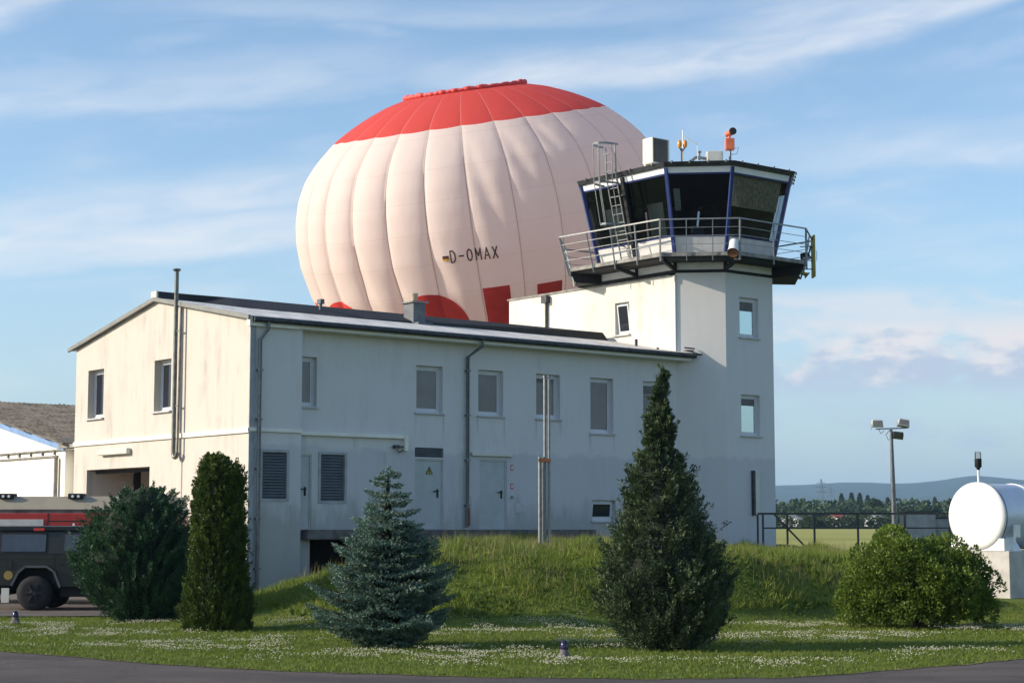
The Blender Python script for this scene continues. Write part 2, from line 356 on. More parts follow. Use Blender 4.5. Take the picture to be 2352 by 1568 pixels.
fld = n.mix(n.sstep(n.noise(n.scale(P, (.02, .12, 1)), 1, 3), .4, .6), (.34, .33, .10), (.28, .29, .085))
fld = n.mix(n.m('MULTIPLY', n.m('MULTIPLY', n.sstep(y, 176, 182), n.m('SUBTRACT', 1.0, n.sstep(y, 186, 190))), .35), fld, (.10, .12, .04))
c = n.mix(n.sstep(y, 80, 95), c, fld)
far = n.mix(n.sstep(n.noise(n.scale(P, (.002, .004, 1)), 1, 2, .5), .44, .5), (.20, .27, .10), (.05, .08, .03))
far2 = n.mix(n.sstep(n.noise(n.scale(P, (.0035, .009, 1)), 1, 1, .5), .52, .54), (.17, .24, .10), (.27, .30, .13))
far = n.mix(n.sstep(y, 640, 700), far, far2)
c = n.mix(n.sstep(y, 330, 345), c, far)
n.put(b.inputs['Base Color'], c); b.inputs['Roughness'].default_value = .95; b.inputs['Specular IOR Level'].default_value = .1
bp = n.new('ShaderNodeBump'); bp.inputs['Strength'].default_value = .6; bp.inputs['Distance'].default_value = .05
n.l.new(n.noise(P, 9, 5, .7), bp.inputs['Height']); n.l.new(bp.outputs[0], b.inputs['Normal'])
ground = np_mesh('ground', V, Fq, gm, smooth=True); tag(ground, kind='structure')
# front taxiway: edge of the lawn follows a shallow curve
edge = [(-60, 33), (-14, 26.2), (-10, 25.1), (-6.9, 24.4), (-5.4, 23.0), (-3.5, 21.5), (-1.6, 20.6), (0, 20.1), (1.6, 19.95), (2.9, 20.05), (4.4, 21.1), (6.4, 22.9), (10, 25.5), (60, 46)]
ex = np.array([p[0] for p in edge]); ey = np.array([p[1] for p in edge])
def edge_y(x): return np.interp(x, ex, ey) + .05 * np.sin(np.asarray(x) * 3.1) + .03 * np.sin(np.asarray(x) * 7.7) + .03 * vnoise(np.asarray(x, float), 0 * np.asarray(x, float), 16, 2)
asp = mat('worn_asphalt', (.082, .064, .055), .9, var=.22, scale=.7, bump=.6, bscale=30)
n = NT(asp.node_tree); b = asp.node_tree.nodes['Principled BSDF']; tc = n.new('ShaderNodeTexCoord'); P = tc.outputs['Object']
vo = n.new('ShaderNodeTexVoronoi', feature='DISTANCE_TO_EDGE'); vo.inputs['Scale'].default_value = .28
dv = n.new('ShaderNodeVectorMath', operation='ADD'); n.l.new(P, dv.inputs[0]); n.put(dv.inputs[1], n.comb(n.noise(P, 1.5, 5), n.noise(P, 1.9, 5), 0)); n.l.new(dv.outputs[0], vo.inputs['Vector'])
crk = n.m('LESS_THAN', vo.outputs[0], .006); src = b.inputs['Base Color'].links[0].from_socket
c = n.mix(n.m('MULTIPLY', crk, .6), src, (.03, .028, .026)); c = n.mix(n.m('MULTIPLY', n.sstep(n.noise(P, 28, 2, .8), .5, .8), .35), c, (.20, .18, .16))
c = n.mix(n.sstep(n.noise(n.scale(P, (.25, 1, 1)), .8, 3), .45, .6), c, n.mix(1.0, c, (.80, .79, .80), 'MULTIPLY')); n.put(b.inputs['Base Color'], c)
xs = np.concatenate([np.linspace(-60, -11, 60), np.linspace(-10.9, 10.9, 380), np.linspace(11, 60, 60)]); yf = edge_y(xs)
V = []; Fq = []
rows = [0, 1.5, 4, 9, 20, 60]
for r_ in rows:
    for a, bb in zip(xs, yf): V.append((a, bb - r_, float(height(a, bb - r_)) + (.05 if r_ else .012)))
for j in range(len(rows) - 1):
    for i in range(len(xs) - 1): Fq.append((j * 500 + i, j * 500 + i + 1, (j + 1) * 500 + i + 1, (j + 1) * 500 + i))
tag(np_mesh('taxiway', V, Fq, asp, smooth=True), kind='structure')
# ragged strip of soil and dead grass along the asphalt edge
xs = np.linspace(-11.5, 11.5, 900); rq = np.random.RandomState(3); ye = edge_y(xs); wj = .05 + .05 * np.abs(vnoise(xs, 0 * xs, 9, 5)) * 3 + rq.uniform(0, .03, len(xs)); V = []; Fq = []
for a, bb, w_ in zip(xs, ye, wj): V += [(a, bb - w_, float(height(a, bb)) + .021), (a, bb + .10, float(height(a, bb)) + .008)]
for i in range(len(xs) - 1): Fq.append((2 * i, 2 * i + 2, 2 * i + 3, 2 * i + 1))
tag(np_mesh('verge', V, Fq, mat('soil_and_dead_grass', (.16, .12, .07), .95, var=.3, scale=6, bump=.5), smooth=True), kind='structure')
# yard at left behind the lawn
V = []; Fq = []; NX, NY = 60, 40
for j in range(NY + 1):
    for i in range(NX + 1):
        yy = 37.6 + 26 * j / NY; xx = -45 + (37.8 if yy > 46 else 38.2) * i / NX
        V.append((xx, yy + .15 * math.sin(xx * 2) * (j == 0), float(height(xx, yy)) + .03))
for j in range(NY):
    for i in range(NX): Fq.append((j * (NX + 1) + i, j * (NX + 1) + i + 1, (j + 1) * (NX + 1) + i + 1, (j + 1) * (NX + 1) + i))
tag(np_mesh('yard', V, Fq, mat('yard_asphalt', (.12, .10, .085), .9, var=.15, scale=1.2, bump=.4), smooth=True), kind='structure')

# ------------------------------------------------------------------ office building
def frameA(off): return lambda x, y, z: (x, off + y, z)
FG = lambda s_, d, z: (d, s_, z)
def window(root, T, x0, x1, z0, z1, d=.14, pane='pane', sill=True, tilt=0, label=None, so=.06, name='window', blind=0):
    f = MB(T); w = .075
    for a in ((x0, x0 + w, z0, z1), (x1 - w, x1, z0, z1), (x0 + w, x1 - w, z0, z0 + w), (x0 + w, x1 - w, z1 - w, z1)): f.box(a[0], a[1], d, d + .07, a[2], a[3])
    w2 = w + .05
    def q(x, y, z): return T(x, y - tilt * (z - z0) , z)
    g2 = MB(q if tilt else T)
    for a in ((x0 + w, x0 + w2, z0 + w, z1 - w), (x1 - w2, x1 - w, z0 + w, z1 - w), (x0 + w2, x1 - w2, z0 + w, z0 + w2), (x0 + w2, x1 - w2, z1 - w2, z1 - w)): g2.box(a[0], a[1], d + .015, d + .055, a[2], a[3])
    n0 = len(f.v); f.v += g2.v; f.f += [[i + n0 for i in c] for c in g2.f]; f.sm += g2.sm
    fo = f.build(name, M['frame'], root)
    if label: fo['label'] = label
    p = MB(q if tilt else T); p.box(x0 + w2 - .01, x1 - w2 + .01, d + .03, d + .04, z0 + w2 - .01, z1 - w2 + .01); p.build('pane', M[pane], fo)
    if tilt:
        r = MB(T); r.box(x0 + w, x1 - w, d + .5, d + .52, z0 + w, z1 - w); r.build('blind', M['blind'], fo)
    if blind:
        r = MB(T); r.box(x0 + w2, x1 - w2, d + .018, d + .028, z1 - w2 - blind, z1 - w2 + .005); r.build('blind', M['blind'], fo)
    if sill:
        s_ = MB(T); s_.box(x0 - .05, x1 + .05, -so, d - .002, z0 - .05, z0 - .002); s_.build('sill', M['sill'], fo)
    return fo
B = empty('office_building', (C0[0], C0[1], 0), ANG, 'long two storey rendered building with sunlit cream gable and shaded grey front', 'building')
AW = [(5.66, 6.61, 4.95, 6.29), (7.9, 8.84, 4.95, 6.29), (10.11, 11.05, 4.95, 6.29), (12.28, 13.23, 4.58, 6.29), (14.5, 15.42, 4.58, 6.29)]
w0 = (1.52, 2.32, 4.95, 6.31)
lowin = (12.33, 13.3, 1.9, 2.53)
l1 = (.42, 1.17, 2.44, 3.67); l2 = (2.47, 3.25, 2.41, 3.67)
d0 = (1.66, 2.18, 1.66, 3.66); d1 = (5.63, 6.64, 1.66, 3.63); v1 = (5.63, 6.64, 3.68, 3.95); d2 = (7.95, 8.98, 1.66, 3.66)
opn = (2.15, 6.4, -.3, 1.36, 2.4)
w = MB(frameA(.35)); w.wall(1.62, 16.0, -.4, 7.15, AW + [(1.66, w0[1], w0[2], w0[3]), lowin, (*l2, .1), (*d0, .08), (*d1, .08), (*v1, .12), (*d2, .08), opn])
w.T = frameA(0); w.wall(.0, 1.62, -.4, 7.2, [(*l1, .1)])
w.add([(1.62, 0, -.4), (1.62, .35, -.4), (1.62, .35, 7.2), (1.62, 0, 7.2)], [(0, 1, 2, 3)])
w.add([(0, 10.4, -.4), (16, 10.4, -.4), (16, 10.4, 7.2), (0, 10.4, 7.2)], [(0, 1, 2, 3)])
w.build('wall', M['facade'], B, recalc=False)
g1 = (8.5, 9.55, 4.97, 6.44); g2 = (4.3, 5.3, 4.97, 6.44); gar = (5.47, 9.5, -.3, 3.42, 2.6)
w = MB(FG); w.wall(0, 10.4, -.4, 7.15, [g1, g2, gar])
w.add([(0, 0, 7.15), (10.4, 0, 7.15), (5.2, 0, 8.17)], [(0, 1, 2)])
w.build('gable_wall', M['gable'], B, recalc=False)
r = MB(FG); r.add([(5.3, 2.62, -.3), (9.7, 2.62, -.3), (9.7, 2.62, 3.5), (5.3, 2.62, 3.5)], [(0, 1, 2, 3)]); r.build('garage_back_wall', M['garage'], B)
r = MB(FG); r.box(5.6, 9.4, .25, .35, 3.30, 3.40); r.box(5.6, 6.6, 2.3, 2.5, 2.75, 2.8); r.box(8.6, 8.75, 1.2, 1.35, -.2, 3.4); r.tube([(8.4, 1.0, 1.5), (8.35, 1.0, 3.0), (8.5, 1.1, 3.3)], .05); r.build('garage_door_gear', M['black'], B)
for k, (a, lb) in enumerate(((g1, None), (g2, None))): window(B, FG, *a, d=.2, pane='pane_dark', so=.08)
for k, a in enumerate(AW + [w0]): window(B, frameA(.35), *a, blind=(.0, .0, .12, .0, .25, .0)[k])
window(B, frameA(.35), *lowin, pane='pane_dark', tilt=.12, label='small low tilted open window')
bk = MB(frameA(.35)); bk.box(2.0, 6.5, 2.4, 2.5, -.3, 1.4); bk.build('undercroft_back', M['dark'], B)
# grey corner strip, darker than the wall
c_ = MB(); c_.box(-.012, .16, -.03, .0, -.4, 7.02); c_.build('corner_strip', mat('corner_strip_grey', (.34, .36, .39), .6, var=.1), B)
# doors
def door(a, off, lab=None, hx=.18, warn=False, vent=False, hinge=0):
    T = frameA(off); x0, x1, z0, z1 = a
    o = MB(T).box(x0 + .04, x1 - .04, .045, .085, z0, z1 - .04).build('door', M['door'], B)
    if lab: o['label'] = lab
    f = MB(T)
    for q in ((x0, x0 + .04, z0, z1), (x1 - .04, x1, z0, z1), (x0 + .04, x1 - .04, z1 - .04, z1)): f.box(q[0], q[1], .02, .09, q[2], q[3])
    f.build('frame', M['sill'], o)
    h = MB(T); h.box(x1 - hx - .03, x1 - hx + .03, .033, .043, z0 + .88, z0 + 1.12); h.bar((x1 - hx, -.01, z0 + 1.06), (x1 - hx, .04, z0 + 1.06), .03); h.bar((x1 - hx + .01, -.015, z0 + 1.06), (x1 - hx - .17, -.015, z0 + 1.06), .028); h.build('handle', M['black'], o)
    if warn:
        s_ = MB(T); cx, cz = (x0 + x1) / 2 + .03, z0 + 1.63
        s_.add([(cx - .11, .036, cz - .08), (cx + .11, .036, cz - .08), (cx, .036, cz + .12), (cx - .11, .043, cz - .08), (cx + .11, .043, cz - .08), (cx, .043, cz + .12)], [(0, 1, 2), (5, 4, 3), (0, 3, 4, 1), (1, 4, 5, 2), (2, 5, 3, 0)])
        so = s_.build('warning_sign', M['yellow'], o)
        e = MB(T)
        for p, q in (((-.11, -.08), (.11, -.08)), ((.11, -.08), (0, .12)), ((0, .12), (-.11, -.08))): e.bar((cx + p[0], .033, cz + p[1]), (cx + q[0], .033, cz + q[1]), .012)
        e.bar((cx + .015, .033, cz + .06), (cx - .02, .033, cz - .005), .012); e.bar((cx - .02, .033, cz - .003), (cx + .02, .033, cz + .002), .012); e.bar((cx + .02, .033, cz + .002), (cx - .01, .033, cz - .06), .012)
        e.build('warning_mark', M['black'], o)
door(d0, .35, 'narrow pale door beside the wall step'); door(d1, .35, 'pale door with yellow warning triangle under a vent', warn=True); door(d2, .35, 'pale door under the long lamp')
def louver(a, off, nb, name='louver', fm='frame', fr=True):
    T = frameA(off); x0, x1, z0, z1 = a
    m = MB(T); st = (z1 - z0) / nb
    for k in range(nb):
        zz = z0 + st * k; m.add([(x0 + .02, .005, zz), (x1 - .02, .005, zz), (x1 - .02, .07, zz + st * .95), (x0 + .02, .07, zz + st * .95), (x0 + .02, .005, zz - .012), (x1 - .02, .005, zz - .012)], [(0, 1, 2, 3), (4, 5, 1, 0)])
    m.box(x0, x1, .09, .1, z0, z1); o = m.build(name, M['louver'], B)
    if fr:
        f = MB(T)
        for q in ((x0 - .07, x0, z0 - .07, z1 + .07), (x1, x1 + .07, z0 - .07, z1 + .07), (x0, x1, z0 - .07, z0), (x0, x1, z1, z1 + .07)): f.box(q[0], q[1], -.02, .03, q[2], q[3])
        f.build('frame', M['lframe'], o)
louver(l1, 0, 16); louver(l2, .35, 16); louver(v1, .35, 5, 'vent_grille', fr=False)
# ledge / loading platform slab
m = MB(); m.box(1.86, 12.2, .02, .349, 1.37, 1.63); m.build('platform_slab', M['conc_d'], B, bevel=.01)
# trim bands
m = MB(); m.box(-.06, -.002, -.06, 10.4, 4.16, 4.29); m.box(-.06, 1.62, -.06, -.032, 4.2, 4.30); m.box(1.50, 5.2, .24, .348, 4.17, 4.27)
m.box(5.2, 5.32, .22, .348, 3.83, 4.27); m.build('cable_trunking', M['band'], B, bevel=.01)
m = MB(); m.box(4.95, 5.2, .28, .31, 3.93, 3.97); m.box(4.85, 5.0, .2, .33, 3.9, 3.99); m.tube([(4.95, .27, 3.86), (5.05, .27, 3.78), (5.18, .28, 3.86)], .015); m.build('floodlight', M['zinc'], B)
m = MB(); m.box(7.63, 9.15, .27, .348, 3.76, 3.87); m.build('tube_lamp', M['cream'], B, bevel=.015)
m = MB(); m.box(-.16, -.002, 6.62, 8.5, 3.82, 3.99); m.build('tube_lamp', M['cream'], B, bevel=.03)
for zz in (3.45, 2.9):
    o = MB().box(9.12, 9.21, .335, .348, zz - .08, zz + .08).build('fire_sign', M['red'], B)
    MB().box(9.14, 9.18, .328, .334, zz - .05, zz + .05).build('sign_mark', M['white'], o)
m = MB(); m.lathe((9.17, .33, 2.58), [(.05, -.02), (.05, .02)], 12, 'y'); m.build('key_switch', M['steel'], B)
m = MB(); m.box(9.28, 9.62, .335, .348, 2.12, 2.4); o = m.build('meter_hatch', M['sill'], B)
# roof: near and far slope of sheets, verge boards, gutter, fascia
K = .187; rz = lambda y: 7.25 + (y + .1) * K
m = MB(); m.hexa([(-.12, -.12, rz(-.12) - .06), (16.25, -.12, rz(-.12) - .06), (16.25, 5.2, rz(5.2) - .06), (-.12, 5.2, rz(5.2) - .06)], [(-.12, -.12, rz(-.12)), (16.25, -.12, rz(-.12)), (16.25, 5.2, rz(5.2)), (-.12, 5.2, rz(5.2))])
roof = m.build('roof', M['roofl'], B)
m = MB(); m.hexa([(-.12, 5.2, rz(5.2) - .06), (16, 5.2, rz(5.2) - .06), (16, 10.7, 7.13), (-.12, 10.7, 7.13)], [(-.12, 5.2, rz(5.2) + .001), (16, 5.2, rz(5.2) + .001), (16, 10.7, 7.19), (-.12, 10.7, 7.19)])
m.build('roof_rear_slope', M['roofl'], B)
m = MB()
m.hexa([(-.15, -.14, rz(-.14) - .10), (-.08, -.14, rz(-.14) - .10), (-.08, 5.2, rz(5.2) - .10), (-.15, 5.2, rz(5.2) - .10)], [(-.15, -.14, rz(-.14) + .015), (-.08, -.14, rz(-.14) + .015), (-.08, 5.2, rz(5.2) + .015), (-.15, 5.2, rz(5.2) + .015)])
m.hexa([(-.15, 5.2, rz(5.2) - .10), (-.08, 5.2, rz(5.2) - .10), (-.08, 10.75, 7.09), (-.15, 10.75, 7.09)], [(-.15, 5.2, rz(5.2) + .015), (-.08, 5.2, rz(5.2) + .015), (-.08, 10.75, 7.2), (-.15, 10.75, 7.2)])
m.build('verge_board', mat('verge_metal', (.22, .22, .20), .5, .2, var=.1), roof)
m = MB(); m.hexa([(0, 5.15, 8.2), (.9, 5.15, 8.2), (2.1, 3.5, 7.85), (15.95, 3.5, 7.85), (15.95, 5.6, 8.1), (0, 5.6, 8.1)], [(0, 5.2, 8.44), (.9, 5.1, 8.42), (2.1, 4.95, 8.41), (15.65, 3.52, 8.18), (15.65, 5.6, 8.18), (0, 5.6, 8.44)]); m.build('ridge_housing', M['roofd'], roof)
m = MB(); m.box(-.06, -.0, 5.17, 5.5, 8.2, 8.44); m.build('ridge_end_cap', M['cream'], roof)
m = MB(); m.tube([(-.02, -.2, 7.15), (16.3, -.2, 7.15)], .075, 12); m.box(0, 16.25, -.2, -.11, 7.12, 7.2); m.build('gutter', M['zinc'], roof)
m = MB(); m.box(0, 1.45, -.13, -.002, 6.98, 7.11); m.box(1.45, 16.2, -.11, .348, 7.0, 7.11); m.box(-.1, -.02, -.14, .02, 6.98, 7.2); m.build('fascia', M['band'], roof)
# downpipes
def dpipe(x, yw, zb, name='downpipe', sw=.18):
    m = MB(); m.tube([(x + sw, -.2, 7.1), (x + sw, -.2, 6.92), (x, yw, 6.62), (x, yw, zb)], .05, 10)
    for zz in np.arange(zb + .6, 6.4, 1.3): m.box(x - .07, x + .07, yw - .06, yw + .08, zz, zz + .04)
    m.build(name, M['pipe'], B)
dpipe(.25, -.1, .0); dpipe(7.45, .26, 1.7)
m = MB(); m.tube([(7.47, .26, 1.75), (7.47, .26, 2.25)], .062, 10); m.build('pipe_shoe', M['rust'], B)
# flue
m = MB()
pts = [(-.16, 3.79, 8.85), (-.16, 3.79, 3.85)] + [(-.16 + .0 * a, 3.79 - .11 + .11 * math.cos(a), 3.75 - .13 * math.sin(a)) for a in np.linspace(0, 3.14, 7)] + [(-.13, 3.57, 3.9), (-.13, 3.57, 7.9)]
m.tube(pts[:2] + pts[2:9], .062, 12); m.tube([(-.16, 3.57, 3.75), (-.13, 3.55, 7.95)], .035, 10); m.lathe((-.16, 3.79, 8.84), [(.075, 0), (.11, .03), (.11, .07)], 14)
for zz in (5.05, 7.15): m.bar((-.16, 3.79, zz), (-.13, 3.57, zz), .035)
m.build('flue_pipe', M['flue'], B)
m = MB(); m.tube([(-.02, 3.57, -.2), (-.02, 3.57, 3.6)], .012, 6); m.build('cable_conduit', M['cream'], B)
# chimney and vent on roof
cx, cy = 8.0, 3.7
m = MB(); m.box(cx - .23, cx + .23, cy - .28, cy + .24, 7.8, 8.56); m.box(cx - .2, cx + .35, cy - .5, cy - .28, 7.7, 7.95); ch = m.build('chimney', M['slate'], roof, bevel=.01)
m = MB(); m.box(cx - .30, cx + .30, cy - .34, cy + .30, 8.56, 8.62); m.build('cap', M['conc'], ch, bevel=.01)
m = MB(); m.lathe((cx, cy, 8.62), [(.11, 0), (.10, .2), (.12, .22), (.12, .26)], 12); m.build('pot', M['potm'], ch)
m = MB(); m.tube([(4.9, 4.2, 7.9), (4.9, 4.2, 8.5)], .05, 8); m.box(4.83, 4.97, 4.1, 4.3, 8.36, 8.5); m.build('vent_pipe', M['slate'], roof)
MB().tube([(15.2, 1.4, 7.5), (15.2, 1.4, 7.75)], .05, 8).build('vent_pipe', M['zinc'], roof); MB().tube([(15.3, .5, 7.3), (15.3, .5, 7.42)], .04, 8).build('vent_pipe', M['zinc'], roof)
m = MB(); m.box(15.98, 16.3, -.12, .02, 7.3, 7.34); m.bar((16.0, .0, 7.42), (16.35, -.1, 7.40), .04); m.bar((16.3, -.1, 7.25), (16.62, -.24, 7.2), .05); m.build('flashing', M['zinc'], roof)

# ------------------------------------------------------------------ control tower
TW = empty('control_tower', world(15.97, .35), ANG, 'white rendered airfield control tower with octagonal glazed cabin and railed balcony', 'tower')
q_ = MB; OX, OY = 15.97, .35
def tl(x, y, z): return (x - OX, y - OY, z)   # building-local to tower-local
T0, T1, T2, T3 = (15.97, .35), (17.10, -.78), (19.31, -.78), (20.44, .35)
ch_len = math.hypot(T1[0] - T0[0], T1[1] - T0[1]); R2 = math.sqrt(.5)
FC = lambda s_, d, z: tl(T0[0] + R2 * (s_ + d), T0[1] + R2 * (-s_ + d), z)
F2 = lambda x, d, z: tl(x, T1[1] + d, z)
FWg = lambda s_, d, z: tl(T0[0] + d, s_, z)
tw1 = (17.74, 18.62, 7.82, 9.12); tw2 = (17.76, 18.64, 4.64, 5.96); ww = (2.55, 3.25, 8.08, 9.16)
m = MB(FC); m.wall(0, ch_len, -.2, 9.87, [])
m.T = F2; m.wall(T1[0], T2[0], -.2, 9.87, [tw1, tw2])
m.T = tl; m.add([(*T2, -.2), (*T3, -.2), (*T3, 9.87), (*T2, 9.87)], [(0, 1, 2, 3)]); m.add([(*T3, -.2), (20.44, 8.9, -.2), (20.44, 8.9, 9.8), (*T3, 9.8)], [(0, 1, 2, 3)])
m.add([(20.44, 8.9, -.2), (15.97, 8.9, -.2), (15.97, 8.9, 9.8), (20.44, 8.9, 9.8)], [(0, 1, 2, 3)])
m.build('wall', M['tower'], TW, recalc=False)
m = MB(FWg); m.wall(.35, 8.9, 4, 9.8, [ww]); m.build('side_wall', M['wing'], TW, recalc=False)
m = MB(tl); m.box(15.92, 20.5, 4.0, 8.96, 9.8, 9.86); m.box(15.92, 16.2, .6, 4.0, 9.8, 9.84); m.build('coping', M['conc'], TW)
m = MB(tl); m.box(15.93, 15.972, .33, .42, 7.3, 9.8); m.build('corner_trim', M['cream'], TW)
window(TW, F2, *tw1, pane='pane_sky', d=.12, blind=.3); window(TW, F2, *tw2, pane='pane_sky', d=.12, blind=.22)
window(TW, FWg, *ww, pane='pane_dark', tilt=.13, d=.12, so=.09, label='small tilted open window in the sunlit side wall')
m = MB(tl); m.tube([(15.9, 6.75, 8.4), (15.9, 6.75, 9.6)], .05, 8); m.box(15.78, 15.96, 6.62, 6.9, 9.5, 9.76); m.build('downpipe', M['zinc'], TW)
m = MB(F2); m.box(18.27, 18.46, -.12, -.002, 2.1, 3.5); m.build('tube_lamp', M['cream'], TW, bevel=.02)
m = MB(F2); m.box(18.18, 18.268, -.10, -.002, 2.08, 3.52); m.build('lamp_back', M['zinc'], TW)
# octagon of the cabin offset outwards by e
BK = 3.93
def octo(e):
    k = .4142 * e
    return [(15.97 - e, .35 - k), (17.10 - k, -.78 - e), (19.31 + k, -.78 - e), (20.44 + e, .35 - k), (20.44 + e, BK + k), (19.31 + k, BK + 1.13 + e), (17.10 - k, BK + 1.13 + e), (15.97 - e, BK + k)]
def ring(m, e0, z0, e1, z1, th=.06, sides=range(8)):
    a = octo(e0); b_ = octo(e1); ai = octo(e0 - th); bi = octo(e1 - th)
    for i in sides:
        j = (i + 1) % 8
        m.add([(*a[i], z0), (*a[j], z0), (*b_[j], z1), (*b_[i], z1), (*ai[i], z0), (*ai[j], z0), (*bi[j], z1), (*bi[i], z1)],
              [(0, 1, 2, 3), (7, 6, 5, 4), (0, 4, 5, 1), (3, 2, 6, 7), (0, 3, 7, 4), (1, 5, 6, 2)])
m = MB(tl); ring(m, .05, 9.87, .05, 9.96, .2); m.build('steel_ring', M['black'], TW)
m = MB(tl); ring(m, .012, 9.96, .012, 10.26, .1); m.build('white_band', M['white'], TW)
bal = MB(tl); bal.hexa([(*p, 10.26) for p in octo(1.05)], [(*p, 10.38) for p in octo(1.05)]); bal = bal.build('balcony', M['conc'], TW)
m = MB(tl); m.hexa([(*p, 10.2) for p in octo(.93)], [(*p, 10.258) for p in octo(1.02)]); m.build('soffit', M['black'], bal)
m = MB(tl)
O1, O0 = octo(1.0), octo(.03)
def brk(i, f=0.0):
    j = (i + 1) % 8; a = [O0[i][k] * (1 - f) + O0[j][k] * f for k in (0, 1)]; b_ = [O1[i][k] * (1 - f) + O1[j][k] * f for k in (0, 1)]
    m = MB(tl); m.bar((*a, 9.98), (*b_, 10.17), .09, .12); m.bar((*a, 9.88), (*a, 10.25), .09); m.build('bracket', M['black'], bal)
for i, f in ((0, 0), (1, 0), (2, 0), (3, 0), (7, 0), (7, .5), (4, 0), (5, 0), (6, 0)): brk(i, f)
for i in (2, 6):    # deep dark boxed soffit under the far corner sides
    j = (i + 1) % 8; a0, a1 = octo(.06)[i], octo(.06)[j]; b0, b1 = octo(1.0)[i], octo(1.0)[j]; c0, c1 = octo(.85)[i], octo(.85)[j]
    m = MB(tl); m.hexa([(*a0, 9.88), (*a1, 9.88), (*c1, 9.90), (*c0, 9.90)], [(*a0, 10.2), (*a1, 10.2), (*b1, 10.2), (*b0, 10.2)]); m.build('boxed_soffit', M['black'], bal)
# railing, corner posts lean outwards at the far corners
def rail_pts(z, extra=0):
    o = octo(1.1); f = (z - 10.3) / 1.1
    lean = {7: .28, 6: .28, 2: .0, 3: .38, 4: .38}
    r_ = []
    for i, p in enumerate(o):
        l = lean.get(i, .04) * f; cxx, cyy = 18.2, 2.1
        d = Vector((p[0] - cxx, p[1] - cyy)).normalized(); r_.append((p[0] + d.x * l, p[1] + d.y * l, z))
    return r_
rl = MB(tl)
top, bot = rail_pts(11.43), rail_pts(10.1)
for k, zz in enumerate((11.43, 11.16, 10.9, 10.63)):
    rp = rail_pts(zz)
    for i in range(8): rl.bar(rp[i], rp[(i + 1) % 8], .042 if k == 0 else .017)
for i in range(8):
    rl.bar(bot[i], top[i], .05); j = (i + 1) % 8
    fr_ = {7: (.28, .52, .76), 0: (.33, .66), 1: (.5,)}.get(i, (.5,))
    for f in fr_:
        p = [bot[i][k] * (1 - f) + bot[j][k] * f for k in range(3)]; q = [top[i][k] * (1 - f) + top[j][k] * f for k in range(3)]
        rl.bar(p, q, .028 if i in (0,) else .04)
rl.build('railing', M['steel'], bal)
# cabin shell: sill panels, glass, header, mullions, roof
ez = lambda z: .02 + .60 * (z - 10.45) / (13.2 - 10.45)
CB = MB(tl); ring(CB, ez(10.38), 10.38, ez(11.03), 11.03, .08); cab = CB.build('cabin', mat('cab_panel_paint', (.62, .61, .585), .5, var=.08), TW); cab['label'] = 'white sill panels of the glazed cabin'
m = MB(tl); ring(m, ez(13.03) + .02, 13.03, ez(13.22) + .02, 13.22, .1); m.build('header', M['white'], cab)
oz0, oz1 = octo(ez(11.03) - .03), octo(ez(13.03) - .03)
M['cabglass'] = clearmat('tinted_cab_glass', (.55, .57, .58))
for i in range(8):
    j = (i + 1) % 8; segs = ((0, .5), (.5, 1)) if i in (7, 3) else ((0, 1),)
    for f0, f1 in segs:
        L = lambda a, b_, f: tuple(a[k] * (1 - f) + b_[k] * f for k in (0, 1))
        p = [(*L(oz0[i], oz0[j], f0), 11.03), (*L(oz0[i], oz0[j], f1), 11.03), (*L(oz1[i], oz1[j], f1), 13.03), (*L(oz1[i], oz1[j], f0), 13.03)]
        m = MB(tl); m.add(p, [(0, 1, 2, 3)]); m.build('pane', M['cabglass'], cab)
a0, a1 = octo(ez(10.4) + .03), octo(ez(13.2) + .03)
m = MB(tl)
for i in range(8): MB(tl).bar((*a0[i], 10.4), (*a1[i], 13.2), .1).build('mullion', M['blue'], cab)
for i, f in ((0, 0),):
    pass
ring(m, ez(12.98) + .012, 12.98, ez(13.03) + .012, 13.03, .08); m.build('glazing_frame', M['blue'], cab); m = MB(tl); ring(m, ez(11.03) + .012, 11.03, ez(11.07) + .012, 11.07, .08)
m.build('glazing_frame', M['blue'], cab)
m = MB(tl)
for i, f in ((7, .5), (3, .5)):
    j = (i + 1) % 8; L = lambda a, b_, f: tuple(a[k] * (1 - f) + b_[k] * f for k in (0, 1))
    m = MB(tl); m.bar((*L(a0[i], a0[j], f), 10.4), (*L(a1[i], a1[j], f), 13.2), .13); m.build('middle_mullion', M['black'], cab)
m = MB(tl); m.hexa([(*p, 13.23) for p in octo(.74)], [(*p, 13.36) for p in octo(.80)]); e6 = octo(.78)
ctr = (18.2, 2.1); rr = m.build('cabin_roof', M['zinc'], cab)
m = MB(tl); m.hexa([(*p, 13.361) for p in octo(.76)], [(ctr[0] + (p[0] - ctr[0]) * .25, ctr[1] + (p[1] - ctr[1]) * .25, 13.62) for p in octo(.76)]); m.build('roof_skin', M['roofl'], rr)
m = MB(tl)
for i in (0, 1, 2, 7):
    j = (i + 1) % 8; o = octo(.83)
    for f in (.12, .37, .63, .88): MB(tl).box(*[c for k in (0, 1) for c in ((o[i][k] * (1 - f) + o[j][k] * f) - .02, (o[i][k] * (1 - f) + o[j][k] * f) + .02)], 13.3, 13.39).build('roof_clip', M['zinc'], rr)
